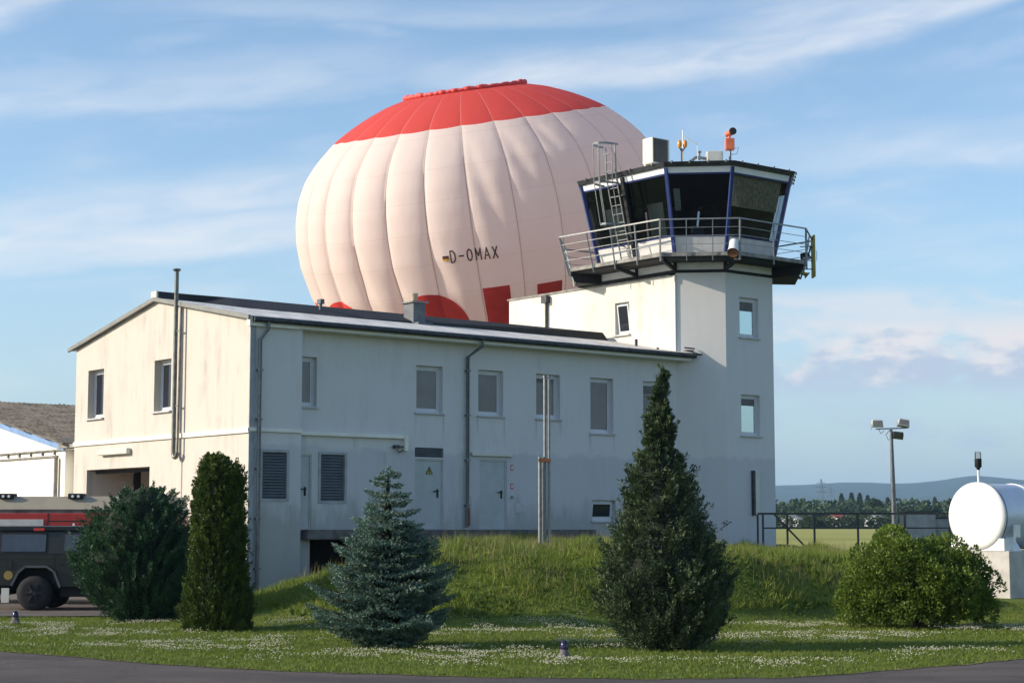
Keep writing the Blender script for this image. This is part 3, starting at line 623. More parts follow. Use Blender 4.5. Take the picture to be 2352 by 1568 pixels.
# interior: floor, ceiling, roller blinds
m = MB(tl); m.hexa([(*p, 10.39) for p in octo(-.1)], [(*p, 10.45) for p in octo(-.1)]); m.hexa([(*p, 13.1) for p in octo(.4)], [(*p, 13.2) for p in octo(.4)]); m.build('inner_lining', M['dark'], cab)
M['blind_g'] = mat('green_grey_roller_blind', (.30, .34, .31), .8, var=.1)
M['blind_b'] = mat('brown_roller_blind', (.80, .72, .55), .85, var=.3, scale=4, stretch=(8, 8, .6))
def blind(i, f0, f1, z0, z1, mt, inset=.16):
    j = (i + 1) % 8; a = octo(ez(z0) - inset); b_ = octo(ez(z1) - inset)
    L = lambda p, q, f: tuple(p[k] * (1 - f) + q[k] * f for k in (0, 1))
    m = MB(tl); m.add([(*L(a[i], a[j], f0), z0), (*L(a[i], a[j], f1), z0), (*L(b_[i], b_[j], f1), z1), (*L(b_[i], b_[j], f0), z1)], [(0, 1, 2, 3)])
    m.build('roller_blind', mt, cab)
for i in (3, 4, 5, 6): blind(i, .03, .97, 10.9, 13.1, M['blind'])
blind(2, .03, .97, 11.0, 13.1, M['blind'])
blind(1, .04, .96, 12.02, 13.08, M['blind_b'])
blind(7, .03, .28, 11.3, 12.4, M['blind_g'], .5); blind(7, .56, .78, 11.1, 12.35, M['blind_g'], .7)
blind(0, .02, .14, 11.9, 12.6, M['blind_g'], .3)
m = MB(tl); 
for i in (0, 1, 7):
    a = octo(-.15); b_ = octo(-.75); j = (i + 1) % 8
    m.hexa([(*a[i], 11.0), (*a[j], 11.0), (*b_[j], 11.0), (*b_[i], 11.0)], [(*a[i], 11.06), (*a[j], 11.06), (*b_[j], 11.06), (*b_[i], 11.06)])
for (x, y) in ((17.0, .55), (18.2, .2), (19.0, .3)): m.box(x, x + .5, y, y + .12, 11.06, 11.55)
m.build('control_desk', mat('dark_desk', (.06, .08, .09), .5), cab)
# ladder with safety cage
m = MB(tl)
xs_ = lambda z: 15.97 - .12 - (.22 + .20 * (z - 10.4)) + .1
for yy in (2.15, 2.62):
    m.tube([(xs_(10.4), yy, 10.38), (xs_(13.2) - .12, yy, 13.2), (xs_(13.2) - .16, yy, 14.25)], .026, 8)
for k in range(13):
    z = 10.6 + k * .28; x = xs_(z) - (.12 * (z - 10.4) / 2.8); m.tube([(x, 2.15, z), (x, 2.62, z)], .017, 6)
cage = []
for z in (11.6, 12.95, 14.25):
    x = xs_(min(z, 13.2)) - .14; pts = [(x - .72 * math.sin(a), 2.385 + .36 * math.cos(a) * (1.0), z) for a in np.linspace(0, math.pi, 9)]
    for k in range(8): m.bar(pts[k], pts[k + 1], .012, .07)
    cage.append(pts)
for k in (1, 3, 5, 7):
    m.tube([cage[0][k], cage[1][k], cage[2][k]], .018, 6)
for z in (11.0, 12.6): x = xs_(z); m.bar((x, 2.15, z), (15.97 - ez(z), 2.15, z), .04); m.bar((x, 2.62, z), (15.97 - ez(z), 2.62, z), .04)
m.build('ladder', M['steel'], TW)

# equipment on the tower (each lifts away)
def here(u, v, Yd): return at(u, v, Yd)
p = here(1507, 371, 57.6)
ac = empty('air_conditioner', (p[0], p[1], 13.38), ANG, 'cream outdoor air conditioning unit with dark grille on the cabin roof', 'air conditioner')
m = MB(); m.box(-.24, .24, -.38, .38, .08, .93); m.box(-.2, -.12, -.36, .36, 0, .08); m.box(.12, .2, -.36, .36, 0, .08)
ac.rotation_euler = (0, 0, ANG - math.radians(90)); m.build('housing', M['cream'], ac, bevel=.015)
m = MB()
for k in range(9): m.box(.241, .26, -.30, .26, .16 + k * .085, .20 + k * .085)
m.box(.236, .243, -.34, .30, .12, .9); m.build('fan_grille', mat('grille_brown_grey', (.10, .09, .08), .6), ac)
p = here(1566, 362, 58.3)
an = empty('obstruction_light', (p[0], p[1], 13.5), 0, 'pair of amber obstruction lamps on a short branched post on the cabin roof', 'lamp')
m = MB(); m.tube([(0, 0, -.1), (0, 0, .68)], .03, 8); m.tube([(0, 0, .55), (.12, 0, .70)], .02, 6); m.tube([(0, 0, .55), (-.08, 0, .71)], .02, 6); m.bar((0, 0, .1), (.25, 0, -.1), .04); m.build('post', M['zinc'], an)
for dx in (-.07, .11):
    o = MB().lathe((dx, 0, .70), [(.05, 0), (.075, .06), (.075, .16), (.04, .24)], 12).build('lamp', M['amber'], an)
p = here(1569, 362, 58.6)
o = MB().tube([(p[0], p[1], 13.55), (p[0], p[1], 14.85)], [.022, .018], 8).build('whip_antenna', M['white']); tag(o, 'upright white whip antenna between the amber roof lamps', 'antenna')
q1 = here(1572, 314, 58.5); q2 = here(1603, 334, 58.5)
m = MB().tube([q1, q2], .02, 8); m.tube([(q2[0] - .02, q2[1], q2[2]), (q2[0], q2[1], 13.6)], .012, 6); tag(m.build('slanted_antenna', M['white']), 'slanting white rod antenna on the cabin roof', 'antenna')
p = here(1606, 352, 58.9); m = MB(); m.bar((p[0] - .7, p[1], 13.5), (p[0] - .1, p[1], 14.0), .09); m.bar((p[0] - .1, p[1], 14.0), (p[0] + .8, p[1], 13.84), .09); m.bar((p[0] + .75, p[1], 13.4), (p[0] + .75, p[1], 13.84), .07); m.tube([(p[0], p[1], 13.9), (p[0], p[1], 14.14)], .04, 8); m.lathe((p[0], p[1], 14.14), [(.07, 0), (.08, .06)], 10)
tag(m.build('roof_sensor', M['steel']), 'low grey sensor frame on the cabin roof beside the pale box', 'sensor')
p = here(1641, 362, 59.0); m = MB(); m.box(p[0] - .27, p[0] + .27, p[1] - .2, p[1] + .2, 13.85, 14.2); m.box(p[0] - .1, p[0] + .1, p[1] - .1, p[1] + .1, 13.4, 13.85); tag(m.build('junction_box', M['cream'], bevel=.03), 'pale cream box on the cabin roof', 'box')
p = here(1677, 366, 59.2)
an = empty('signal_light', (p[0], p[1], 13.45), 0, 'orange signal light with swivelling head and round dark lens on a pole', 'signal lamp')
m = MB().tube([(0, 0, -.1), (0, 0, .88)], .045, 10); m.tube([(.14, 0, .9), (.3, 0, .95), (.22, 0, .72), (.04, 0, .7)], .01, 6); m.build('pole', M['steel'], an)
m = MB().box(-.16, .14, -.14, .14, .85, 1.24); m.build('control_box', M['orange'], an, bevel=.02)
m = MB().tube([(-.02, 0, 1.24), (-.02, 0, 1.34)], .05, 8); m.tube([(-.14, .05, 1.37), (.04, -.02, 1.45)], [.08, .11], 12); m.build('head', M['orange'], an)
m = MB().lathe((.09, -.1, 1.48), [(.11, .06), (.13, 0), (.10, -.05)], 16, 'y'); m.build('lens', M['black'], an)
p = here(1687, 573, 56.0)
hs = empty('horn_loudspeaker', p, 0, 'white horn loudspeaker hanging on the balcony rail at the front corner', 'loudspeaker')
m = MB(); a_ = Vector((0, .1, .26)); b_ = Vector((-.08, -.22, -.13)); m.tube([a_, a_ * .3 + b_ * .7, b_], [.14, .15, .19], 18, caps=False); m.tube([a_ + Vector((0, .03, .03)), a_], [.09, .14], 18); m.build('horn', M['white'], hs)
m = MB().tube([b_ * .95, b_ * .8], [.172, .10], 16); m.build('mouth', M['rust'], hs)
m = MB().bar((.05, .1, -.1), (.18, .2, -.2), .04); m.bar((.0, 0, -.3), (.2, .1, -.3), .03); m.build('bracket', M['steel'], hs)
p = at(1868, 590, 60.2)
sg = empty('yellow_marker_board', (p[0], p[1], p[2]), 0, 'tall narrow yellow panel on brackets outside the right end of the balcony', 'panel')
MB().box(-.035, .035, -.25, .25, -.70, .72).build('board', M['yellow'], sg, bevel=.01)
m = MB()
for zz in (-.42, -.12, .35): m.bar((-.45, 0, zz), (-.036, 0, zz), .03)
m.tube([(.036, 0, .2), (.12, 0, .2), (.12, 0, -.12), (.036, 0, -.12)], .01, 6); m.build('bracket', M['zinc'], sg)
p = at(1845, 628, 59.8); m = MB().tube([(p[0] - .14, p[1], p[2] + .06), (p[0] + .08, p[1], p[2] - .03), (p[0] + .14, p[1], p[2] - .08)], [.04, .07, .14], 14); tag(m.build('yellow_horn', M['yellow']), 'small yellow horn under the right end of the balcony', 'horn')
p = at(1850, 592, 58.6); fl = empty('balcony_floodlight', p, 0, 'black floodlight at the right end of the balcony, facing down', 'floodlight')
MB().hexa([(-.14, -.1, -.1), (.2, -.1, -.02), (.2, .12, -.02), (-.14, .12, -.1)], [(-.16, -.06, .14), (.06, -.06, .18), (.06, .1, .18), (-.16, .1, .14)]).build('housing', M['black'], fl)
MB().hexa([(-.10, -.112, -.09), (.15, -.112, -.03), (.13, -.104, .03), (-.12, -.104, .0)], [(-.10, -.101, -.09), (.15, -.101, -.03), (.13, -.094, .03), (-.12, -.094, .0)]).build('lens', M['lens'], fl)

# ------------------------------------------------------------------ hangar
HG = empty('hangar', world(.5, 12.1), ANG, 'white hangar with weathered brown corrugated roof and blue verge at the left edge', 'hangar')
hl = lambda x, y, z: (x - .5, y - 12.1, z)
m = MB(hl); m.add([(.5, 12.1, -.4), (.5, 32.2, -.4), (.5, 32.2, 4.39), (.5, 22.15, 6.2), (.5, 12.1, 4.33)], [(0, 1, 2, 3, 4)]); m.add([(.5, 12.1, -.4), (25, 12.1, -.4), (25, 12.1, 4.33), (.5, 12.1, 4.33)], [(0, 1, 2, 3)])
m.add([(.5, 10.3, -.4), (.9, 12.3, -.4), (.9, 12.3, 4.25), (.5, 10.3, 4.25)], [(0, 1, 2, 3)]); m.build('wall', M['hangar'], HG, recalc=False)
# corrugated roof sheet
xs2 = np.arange(.15, 24, .06); V = []; Fq = []
ysl = [(10.9, 4.30), (14, 4.74), (18, 5.5), (22.15, 6.28)]
ys3 = np.linspace(11.6, 22.15, 90)
for yy in ys3:
    for xx in xs2: V.append(hl(xx, yy, 4.32 + (yy - 11.8) * .187 + .035 * math.sin(xx * 2 * math.pi / .18) + .05 * ((yy * .62) % 1.0) + .05 * max(0, math.sin(xx * 5.1 + yy * 9) * math.sin(xx * 2.3 - yy * 4) - .35)))
nn = len(xs2)
for j in range(len(ys3) - 1):
    for i in range(nn - 1): Fq.append((j * nn + i, j * nn + i + 1, (j + 1) * nn + i + 1, (j + 1) * nn + i))
M['hroof'] = mat('mossy_fibre_cement', (.24, .20, .155), .95, scale=1.8, col2=(.10, .085, .06), bump=.5, bscale=20)
hr = np_mesh('roof', V, Fq, M['hroof'], HG, True)
m = MB(hl); m.hexa([(.15, 22.15, 6.2), (24, 22.15, 6.2), (24, 32.5, 4.2), (.15, 32.5, 4.2)], [(.15, 22.15, 6.3), (24, 22.15, 6.3), (24, 32.5, 4.3), (.15, 32.5, 4.3)]); m.build('rear_slope', M['hroof'], hr)
m = MB(hl); m.hexa([(.38, 12.0, 4.10), (.44, 12.0, 4.10), (.44, 22.15, 6.0), (.38, 22.15, 6.0)], [(.38, 12.0, 4.30), (.44, 12.0, 4.30), (.44, 22.15, 6.2), (.38, 22.15, 6.2)]); m.build('verge_board', mat('blue_verge_paint', (.20, .34, .62), .5, var=.12), hr)
m = MB(hl); m.box(.42, .495, 11.0, 32, 4.12, 4.17); m.box(.35, .495, 10.45, 12.3, 4.18, 4.32)
for k in range(20): m.box(.44, .49, 12.8 + k * .9, 12.86 + k * .9, 4.0, 4.12)
m.box(.44, .495, 12.6, 32, 3.92, 3.98); m.tube([(.4, 12.55, -.2), (.4, 12.55, 3.9)], .07, 8); m.tube([(.55, 11.2, -.2), (.5, 11.2, 4.1)], .06, 8); m.build('door_rail', M['conc'], HG)
m = MB(hl); m.box(.3, .9, 10.5, 12.0, 4.32, 4.5); m.build('eave_box', M['zinc'], HG)

# ------------------------------------------------------------------ balloon
BS = 88 / 4123 * 1.002; PC = Vector((-2.3587, 88, 23.55)); E1 = Vector((.98985, 0, .14211)); E2 = Vector((.03118, -.97563, -.21718)); UP = Vector((-.13865, -.21941, .96573))
prof = [(0, 0), (2, 60), (4, 125), (8, 152), (18, 190), (34, 232), (55, 275), (80, 318), (125, 369), (160, 399), (204, 422), (254, 436), (304, 442), (360, 440), (409, 430), (441, 423), (490, 400), (560, 368), (630, 330), (700, 288), (780, 238), (860, 185), (950, 118), (1000, 84)]
pa = np.array([p[0] for p in prof]) * BS; pr = np.array([p[1] for p in prof]) * BS
NG = 28; PH0 = -.07 + math.pi * 2 / NG * 7
def rad(a):
    # smooth resampling of the profile
    return sum(np.interp(a + d, pa, pr) * w_ for d, w_ in ((-.25, .15), (-.12, .2), (0, .3), (.12, .2), (.25, .15))) if a > .5 else np.interp(a, pa, pr)
def bsurf(phi, a, off=0.0):
    g = ((phi + .07) / (2 * math.pi) * NG) % 1.0
    r = rad(a); rr_ = r / pr.max()
    slack = .5 + .5 * math.tanh((-phi - .1) * 2.5)          # looser cloth towards the left
    if phi < -math.pi / 1.2 or phi > 1.9: slack = .3
    amp = (.028 + .040 * slack * min(1, a / 4)) * (rr_ ** .5)
    if a < 2: amp *= .35 + .3 * a
    bul = math.sqrt(max(0, 1 - (2 * g - 1) ** 2 * .97))
    crease = .045 * slack * math.exp(-((g - .12) / .10) ** 2) * (math.sin(phi * 9 + .35 * a) * .5 + .5) * min(1, max(0, (a - 2.5) / 4))
    fold = 0
    for fp, fa, fl_, fs_ in FOLDS:
        cphi = fp + (a - fa) * fs_
        if fa < a < fa + fl_: fold += .15 * math.exp(-((phi - cphi) / .045) ** 2) * math.sin((a - fa) / fl_ * math.pi)
    r = r * (1 + amp * .62 * (bul - .86)) - crease - fold * rr_ + off
    v = PC - UP * a + E1 * (r * math.sin(phi)) + E2 * (r * math.cos(phi)); return v
FOLDS = [(-.05, 2.2, 5.4, .026), (.17, 1.9, 3.6, .035), (.39, 1.8, 1.9, .05), (-.30, 6.5, 6.0, .024), (-.53, 8.0, 4.0, .02), (-.75, 6.5, 5.0, .02)]
NP = NG * 22; aa = np.concatenate([[0, .05, .1], np.linspace(.16, pa[-1], 170)])
V = []; UVg = []
for a in aa:
    for k in range(NP):
        ph = -math.pi + 2 * math.pi * k / NP - .07; v = bsurf(ph, max(a, 1e-4)); V.append(tuple(v)); UVg.append(a)
Fq = [(j * NP + k, j * NP + (k + 1) % NP, (j + 1) * NP + (k + 1) % NP, (j + 1) * NP + k) for j in range(len(aa) - 1) for k in range(NP)]
bm_ = bpy.data.materials.new('balloon_cloth'); bm_.use_nodes = True; n = NT(bm_.node_tree); b = bm_.node_tree.nodes['Principled BSDF']
at1 = n.new('ShaderNodeAttribute', attribute_name='gore'); at2 = n.new('ShaderNodeAttribute', attribute_name='along')
tcb = n.new('ShaderNodeTexCoord')
gf = n.m('FRACT', at1.outputs['Fac']); scal = n.m('MULTIPLY', n.m('POWER', n.m('MULTIPLY', n.m('SUBTRACT', gf, .5), 2.0), 2.0), .045)
redm = n.m('LESS_THAN', n.m('ADD', at2.outputs['Fac'], scal), 86 * BS - .02)
whitec = n.mix(n.noise(tcb.outputs['Object'], .4, 3), (.92, .81, .755), (.90, .79, .735))
base = n.mix(redm, whitec, (.76, .10, .085))
seam = n.m('LESS_THAN', n.m('ABSOLUTE', n.m('SUBTRACT', n.m('ABSOLUTE', n.m('SUBTRACT', gf, .5)), .5)), .011)
base = n.mix(n.m('MULTIPLY', seam, .55), base, n.mix(redm, (.34, .26, .23), (.85, .45, .40)))
lat = n.m('LESS_THAN', n.m('ABSOLUTE', n.m('SUBTRACT', n.m('FRACT', n.m('DIVIDE', at2.outputs['Fac'], 1.43)), .5)), .009)
base = n.mix(n.m('MULTIPLY', n.m('MULTIPLY', lat, n.m('SUBTRACT', 1.0, redm)), .16), base, (.40, .30, .27))
n.put(b.inputs['Base Color'], base); b.inputs['Roughness'].default_value = .6; b.inputs['Specular IOR Level'].default_value = .2
tr = n.new('ShaderNodeBsdfTranslucent'); n.put(tr.inputs[0], base); mx = n.new('ShaderNodeMixShader'); mx.inputs[0].default_value = .42
n.l.new(b.outputs[0], mx.inputs[1]); n.l.new(tr.outputs[0], mx.inputs[2]); n.l.new(mx.outputs[0], bm_.node_tree.nodes['Material Output'].inputs[0])
bp = n.new('ShaderNodeBump'); bp.inputs['Strength'].default_value = .45; bp.inputs['Distance'].default_value = .06
n.l.new(n.m('ADD', n.noise(n.scale(tcb.outputs['Object'], (1, 1, .35)), 1.1, 4), n.m('MULTIPLY', n.noise(n.scale(tcb.outputs['Object'], (3, 3, .8)), 1.3, 5, .65), .5)), bp.inputs['Height']); n.l.new(bp.outputs[0], b.inputs['Normal'])
BL = empty('hot_air_balloon', tuple(PC - UP * pa[-1]), 0, 'huge pale pink hot air balloon with a red crown behind the building', 'hot air balloon')
BO = Vector(BL.location)
env = np_mesh('envelope', [tuple(Vector(v) - BO) for v in V], Fq, bm_, BL, True)
ga = env.data.attributes.new('gore', 'FLOAT', 'POINT'); aw = env.data.attributes.new('along', 'FLOAT', 'POINT')
ga.data.foreach_set('value', np.tile(np.arange(NP) / 22.0, len(aa)).astype(np.float32)); aw.data.foreach_set('value', np.array(UVg, np.float32))
# puffed rim of the crown panel
m = MB(); pts = []; rs_ = []; rq = random.Random(5); amp_ = [rq.uniform(.4, 1.3) for _ in range(NG + 1)]
for q in range(NG * 8 + 1):
    ph = -math.pi - .07 + 2 * math.pi * q / (NG * 8); g_ = q / 8.0; f = g_ % 1.0; hgt_ = .07 + .06 * amp_[int(g_) % NG] * math.sin(math.pi * f) ** .7
    R_ = 141 * BS + .04 * math.sin(q * 1.7); v = PC + UP * (-.10 + hgt_ * .4) + E1 * (R_ * math.sin(ph)) + E2 * (R_ * math.cos(ph)) - BO; pts.append(v); rs_.append(hgt_)
m.tube(pts, rs_, 10, caps=False)
m.build('crown_rim', mat('red_balloon_cloth', (.76, .09, .08), .6, var=.08), BL)
M['bred'] = mat('red_applique', (.70, .045, .035), .6, var=.06)
def patch(name, inside, p0, p1, a0, a1, res=.008, ares=.1, off=.03):
    vs = {}; V = []; Fq = []
    pn = int((p1 - p0) / res); an_ = int((a1 - a0) / ares)
    def vid(i, j):
        if (i, j) not in vs: vs[(i, j)] = len(V); V.append(tuple(bsurf(p0 + (p1 - p0) * i / pn, a0 + (a1 - a0) * j / an_, off) - BO))
        return vs[(i, j)]
    for i in range(pn):
        for j in range(an_):
            if inside(p0 + (p1 - p0) * (i + .5) / pn, a0 + (a1 - a0) * (j + .5) / an_): Fq.append((vid(i, j), vid(i, j + 1), vid(i + 1, j + 1), vid(i + 1, j)))
    return np_mesh(name, V, Fq, M['bred'], BL, True)
yes = lambda p, a: True
patch('red_panel', yes, -.062, .076, 9.25, 13.5); patch('red_panel', yes, .217, .356, 9.42, 12.5)
patch('red_panel', yes, -1.44, -1.285, 9.36, 11)
def arch(cp, ca_, ro, ri):
    # ring-shaped letter: strips between the outer and inner curve
    V = []; Fq = []; N1, N2 = 60, 8
    for i in range(N1 + 1):
        th = math.pi * i / N1
        for j in range(N2 + 1):
            f = j / N2; rp = ro[0] * (1 - f) + ri[0] * f; ra = ro[1] * (1 - f) + ri[1] * f
            V.append(tuple(bsurf(cp - rp * math.cos(th), ca_ - ra * math.sin(th), .03) - BO))
    for i in range(N1):
        for j in range(N2): a = i * (N2 + 1) + j; Fq.append((a, a + 1, a + N2 + 2, a + N2 + 1))
    np_mesh('red_arch', V, Fq, M['bred'], BL, True)
arch(-.362, 11.0, (.205, 1.78), (.075, .6)); arch(-.97, 11.0, (.205, 1.74), (.075, .6))
# registration lettering wrapped on the cloth
def text_pts(body, size):
    cu = bpy.data.curves.new('lettering', 'FONT'); cu.body = body; cu.size = size; cu.space_character = 1.15; cu.offset = .003; o = bpy.data.objects.new('lettering', cu); S.collection.objects.link(o)
    dg = bpy.context.evaluated_depsgraph_get(); me = bpy.data.meshes.new_from_object(o.evaluated_get(dg)); bpy.data.objects.remove(o); return me
STROKES = {'D': [[(0, 0), (0, 1)], [(0, 1), (.28, 1), (.46, .8), (.5, .5), (.46, .2), (.28, 0), (0, 0)]], '-': [[(.02, .5), (.5, .5)]],
 'O': [[(.25, 0), (.07, .13), (0, .35), (0, .65), (.07, .87), (.25, 1), (.43, .87), (.5, .65), (.5, .35), (.43, .13), (.25, 0)]],
 'M': [[(0, 0), (0, 1)], [(0, 1), (.28, .35)], [(.28, .35), (.56, 1)], [(.56, 1), (.56, 0)]], 'A': [[(0, 0), (.27, 1)], [(.27, 1), (.54, 0)], [(.1, .33), (.44, .33)]], 'X': [[(0, 0), (.5, 1)], [(0, 1), (.5, 0)]]}
V = []; Fq = []; lx = 0.0; LH = .52
def lm(x, y): return tuple(bsurf(-.190 + x * .0995, 7.86 + .028 * x - y * LH, .04) - BO)
for q, chh in enumerate('D-OMAX'):
    for st_ in STROKES[chh]:
        for (x0, y0), (x1, y1) in zip(st_[:-1], st_[1:]):
            dx, dy = (x1 - x0) * .44, (y1 - y0) * LH; ln = math.hypot(dx, dy); px_, py_ = -dy / ln * .034, dx / ln * .034; ext = .02
            for i in range(4):
                f0, f1 = i / 4, (i + 1) / 4; o = len(V)
                for f in (f0, f1):
                    e_ = (ext / ln) * (-1 if f == 0 else 1 if f == 1 else 0)
                    for sg_ in (-1, 1): V.append(lm(lx + x0 * .44 + dx * (f + e_) + px_ * sg_, y0 + ((y1 - y0) * (f + e_)) + py_ * sg_ / LH))
                Fq.append((o, o + 1, o + 3, o + 2))
    lx += .405 if chh != 'M' else .43
np_mesh('registration_lettering', V, Fq, mat('dark_lettering', (.07, .045, .045), .7), BL)
for k, (cc) in enumerate(((.015, .015, .015), (.25, .02, .015), (.55, .38, .02))):
    mm = mat('flag_%s' % ('black', 'red', 'gold')[k], cc, .7); a0 = 7.53 + k * .075
    V = []; Fq = []
    for j in range(2):
        for i in range(4): V.append(tuple(bsurf(-.232 + .033 * i / 3, a0 + .075 * j, .045) - BO))
    for i in range(3): Fq.append((i, i + 4, i + 5, i + 1))
    np_mesh('flag_stripe', V, Fq, mm, BL)

# ------------------------------------------------------------------ foliage tools
def nrm(a): return a / np.maximum(np.linalg.norm(a, axis=1, keepdims=True), 1e-9)
def blades(P, D, L, Wd, k, spread, rng, quad=False):
    """k pointed blades fanning from every P about direction D"""
    P = np.repeat(P, k, 0); D = nrm(np.repeat(D, k, 0) + rng.normal(0, spread, (len(P), 3)))
    L = np.repeat(L, k) * rng.uniform(.7, 1.2, len(P)); Wd = np.repeat(Wd, k)
    s = nrm(np.cross(D, rng.normal(0, 1, (len(P), 3)))) * (Wd / 2)[:, None]
    if quad:
        mid = P + D * (L * .5)[:, None]; V = np.stack([P, mid + s, P + D * L[:, None], mid - s], 1).reshape(-1, 3)
        return V, np.arange(len(V)).reshape(-1, 4)
    V = np.stack([P - s, P + s, P + D * L[:, None]], 1).reshape(-1, 3)
    return V, np.arange(len(V)).reshape(-1, 3)
def tone(o, per_leaf, nv=4):
    a = o.data.attributes.new('tone', 'FLOAT', 'POINT'); a.data.foreach_set('value', np.repeat(per_leaf, nv).astype(np.float32)); return o
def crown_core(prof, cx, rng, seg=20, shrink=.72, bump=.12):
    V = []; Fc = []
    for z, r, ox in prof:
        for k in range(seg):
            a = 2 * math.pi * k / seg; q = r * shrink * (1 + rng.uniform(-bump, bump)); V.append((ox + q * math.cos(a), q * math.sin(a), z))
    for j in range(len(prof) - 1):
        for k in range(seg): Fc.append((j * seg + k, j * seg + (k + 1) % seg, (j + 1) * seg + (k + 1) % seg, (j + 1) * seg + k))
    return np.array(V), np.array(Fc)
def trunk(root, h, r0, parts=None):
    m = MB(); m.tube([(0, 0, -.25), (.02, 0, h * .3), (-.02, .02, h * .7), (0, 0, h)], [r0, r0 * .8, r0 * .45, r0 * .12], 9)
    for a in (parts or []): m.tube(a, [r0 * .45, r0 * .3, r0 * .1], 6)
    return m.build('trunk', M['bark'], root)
core_mat = mat('dark_core', (.012, .022, .010), .95, var=.3, scale=6)  # closed hull added inside conifer crowns against see-through, coloured near black

# --- tall cypress: plumes pointing up and out over an uneven cone
def plume_conifer(name, px, py, prof, nplume, plen, rng, mt, label, cat, blade=(.050, .016), up=1.0, out=.55, k=34, lump=.10, keep_core=.70, squash=.9, fat=.15):
    z0 = float(height(px, py)) - .03; root = empty(name, (px, py, z0), 0, label, cat)
    zs = np.array([p[0] for p in prof]); rr = np.array([p[1] for p in prof]); ox = np.array([p[2] for p in prof])
    # sample heights by area
    zz = np.linspace(zs[0], zs[-1], 400); w_ = np.interp(zz, zs, rr) + .05; w_ /= w_.sum()
    hz_ = rng.choice(zz, nplume, p=w_); th = rng.uniform(0, 2 * math.pi, nplume); r = np.interp(hz_, zs, rr)
    lum = 1 + lump * (np.sin(th * 3 + hz_ * 4.3) * np.sin(hz_ * 5 + th * 2) + .7 * np.sin(th * 7 - hz_ * 9)) + rng.normal(0, .06, nplume)
    depthf = rng.uniform(.62, 1.0, nplume) ** .6
    base = np.stack([np.interp(hz_, zs, ox) + r * lum * depthf * np.cos(th), r * lum * depthf * np.sin(th) * squash, hz_], 1)
    outd = np.stack([np.cos(th), np.sin(th), np.zeros(nplume)], 1)
    D = nrm(outd * out + np.array([0, 0, up]) + rng.normal(0, .20, (nplume, 3)))
    L = plen * rng.uniform(.55, 1.35, nplume) * np.clip(r / (rr.max() * .55), .42, 1); base = base - D * (L * .78)[:, None]
    ton = rng.uniform(0, 1, nplume); L = L * np.where(rng.uniform(0, 1, nplume) < .12, 1.35, 1)
    # leaves along each plume: a slim spindle that tapers to a tip
    tt = rng.uniform(0, 1, (nplume, k)) ** .8; rad_ = (fat * (1 - tt) ** .7 * (tt * 4).clip(0, 1)) * L[:, None]
    an_ = rng.uniform(0, 2 * math.pi, (nplume, k))
    s1 = nrm(np.cross(D, rng.normal(0, 1, (nplume, 3)))); s2 = np.cross(D, s1)
    ringd = s1[:, None] * np.cos(an_)[..., None] + s2[:, None] * np.sin(an_)[..., None]
    bend = rng.normal(0, .10, (nplume, 1, 3)) * (tt ** 2)[..., None]
    Pt = base[:, None] + (D[:, None] + bend) * (tt * L[:, None])[..., None] + ringd * rad_[..., None]
    Dl = D[:, None] + .6 * ringd
    V, Fc = blades(Pt.reshape(-1, 3), nrm(Dl.reshape(-1, 3)), np.full(nplume * k, blade[0]), np.full(nplume * k, blade[1]), 1, .2, rng, True)
    tone(np_mesh('crown', V, Fc, mt, root), np.repeat(ton, k))
    V, Fc = crown_core([(a, b_, c_) for a, b_, c_ in zip(zs, rr, ox)], 0, rng, shrink=keep_core); np_mesh('dark_core', V, Fc, core_mat, root.children[0])
    trunk(root, zs[-1] * .9, .09); return root
rng = np.random.RandomState(11)
M['cyp'] = leafmat('cypress_foliage', [(.014, .030, .013), (.046, .078, .034), (.13, .175, .08)], .12)
px = 164.3
pc = at(1520, 1487, 25.1)
cy = [(0, .30, 0), (.25, .62, 0), (.6, .86, .02), (1.0, .88, .0), (1.35, .78, .0), (1.7, .61, 0), (2.0, .51, .0), (2.3, .44, .0), (2.5, .40, .0), (2.66, .30, .0), (2.8, .23, .0), (2.96, .20, .0), (3.1, .20, .01), (3.26, .16, .0), (3.4, .13, .0), (3.56, .10, .02), (3.75, .06, .04), (3.92, .02, .08)]
plume_conifer('cypress_tree', pc[0], pc[1], cy, 2400, .36, rng, M['cyp'], 'tall dark cone shaped cypress with a thin drooping tip in front of the tower', 'tree', lump=.17, k=64, out=.75)
# --- juniper bush at left
M['jun'] = leafmat('juniper_foliage', [(.014, .040, .022), (.030, .080, .038), (.07, .15, .06)], .12)
pj = at(318, 1424, 32.2)
jn = [(0, .42, .1), (.3, .66, .02), (.6, .90, -.06), (.9, 1.05, -.12), (1.2, 1.10, -.14), (1.5, 1.02, -.10), (1.8, .88, -.04), (2.1, .66, .04), (2.3, .45, .1), (2.42, .2, .12)]
plume_conifer('juniper_bush', pj[0], pj[1], jn, 1050, .50, rng, M['jun'], 'wide dark green spiky juniper bush beside the column shaped thuja', 'bush', blade=(.050, .015), out=.8, k=110, lump=.12, fat=.09)
# --- thuja column
M['thu'] = leafmat('thuja_foliage', [(.022, .042, .008), (.05, .085, .014), (.11, .16, .025)], .15)
pt = at(495, 1446, 29.6)
thj = [(0, .52, 0), (.3, .57, 0), (.7, .53, 0), (1.0, .46, .02), (1.5, .44, .02), (2.0, .43, .02), (2.4, .41, .04), (2.6, .37, .04), (2.72, .30, .02), (2.82, .20, -.04), (2.90, .08, -.10)]
plume_conifer('thuja_tree', pt[0], pt[1], thj, 3400, .2, rng, M['thu'], 'narrow clipped column shaped thuja at the corner of the building', 'tree', blade=(.042, .018), out=.5, k=42, lump=.06, keep_core=.70)
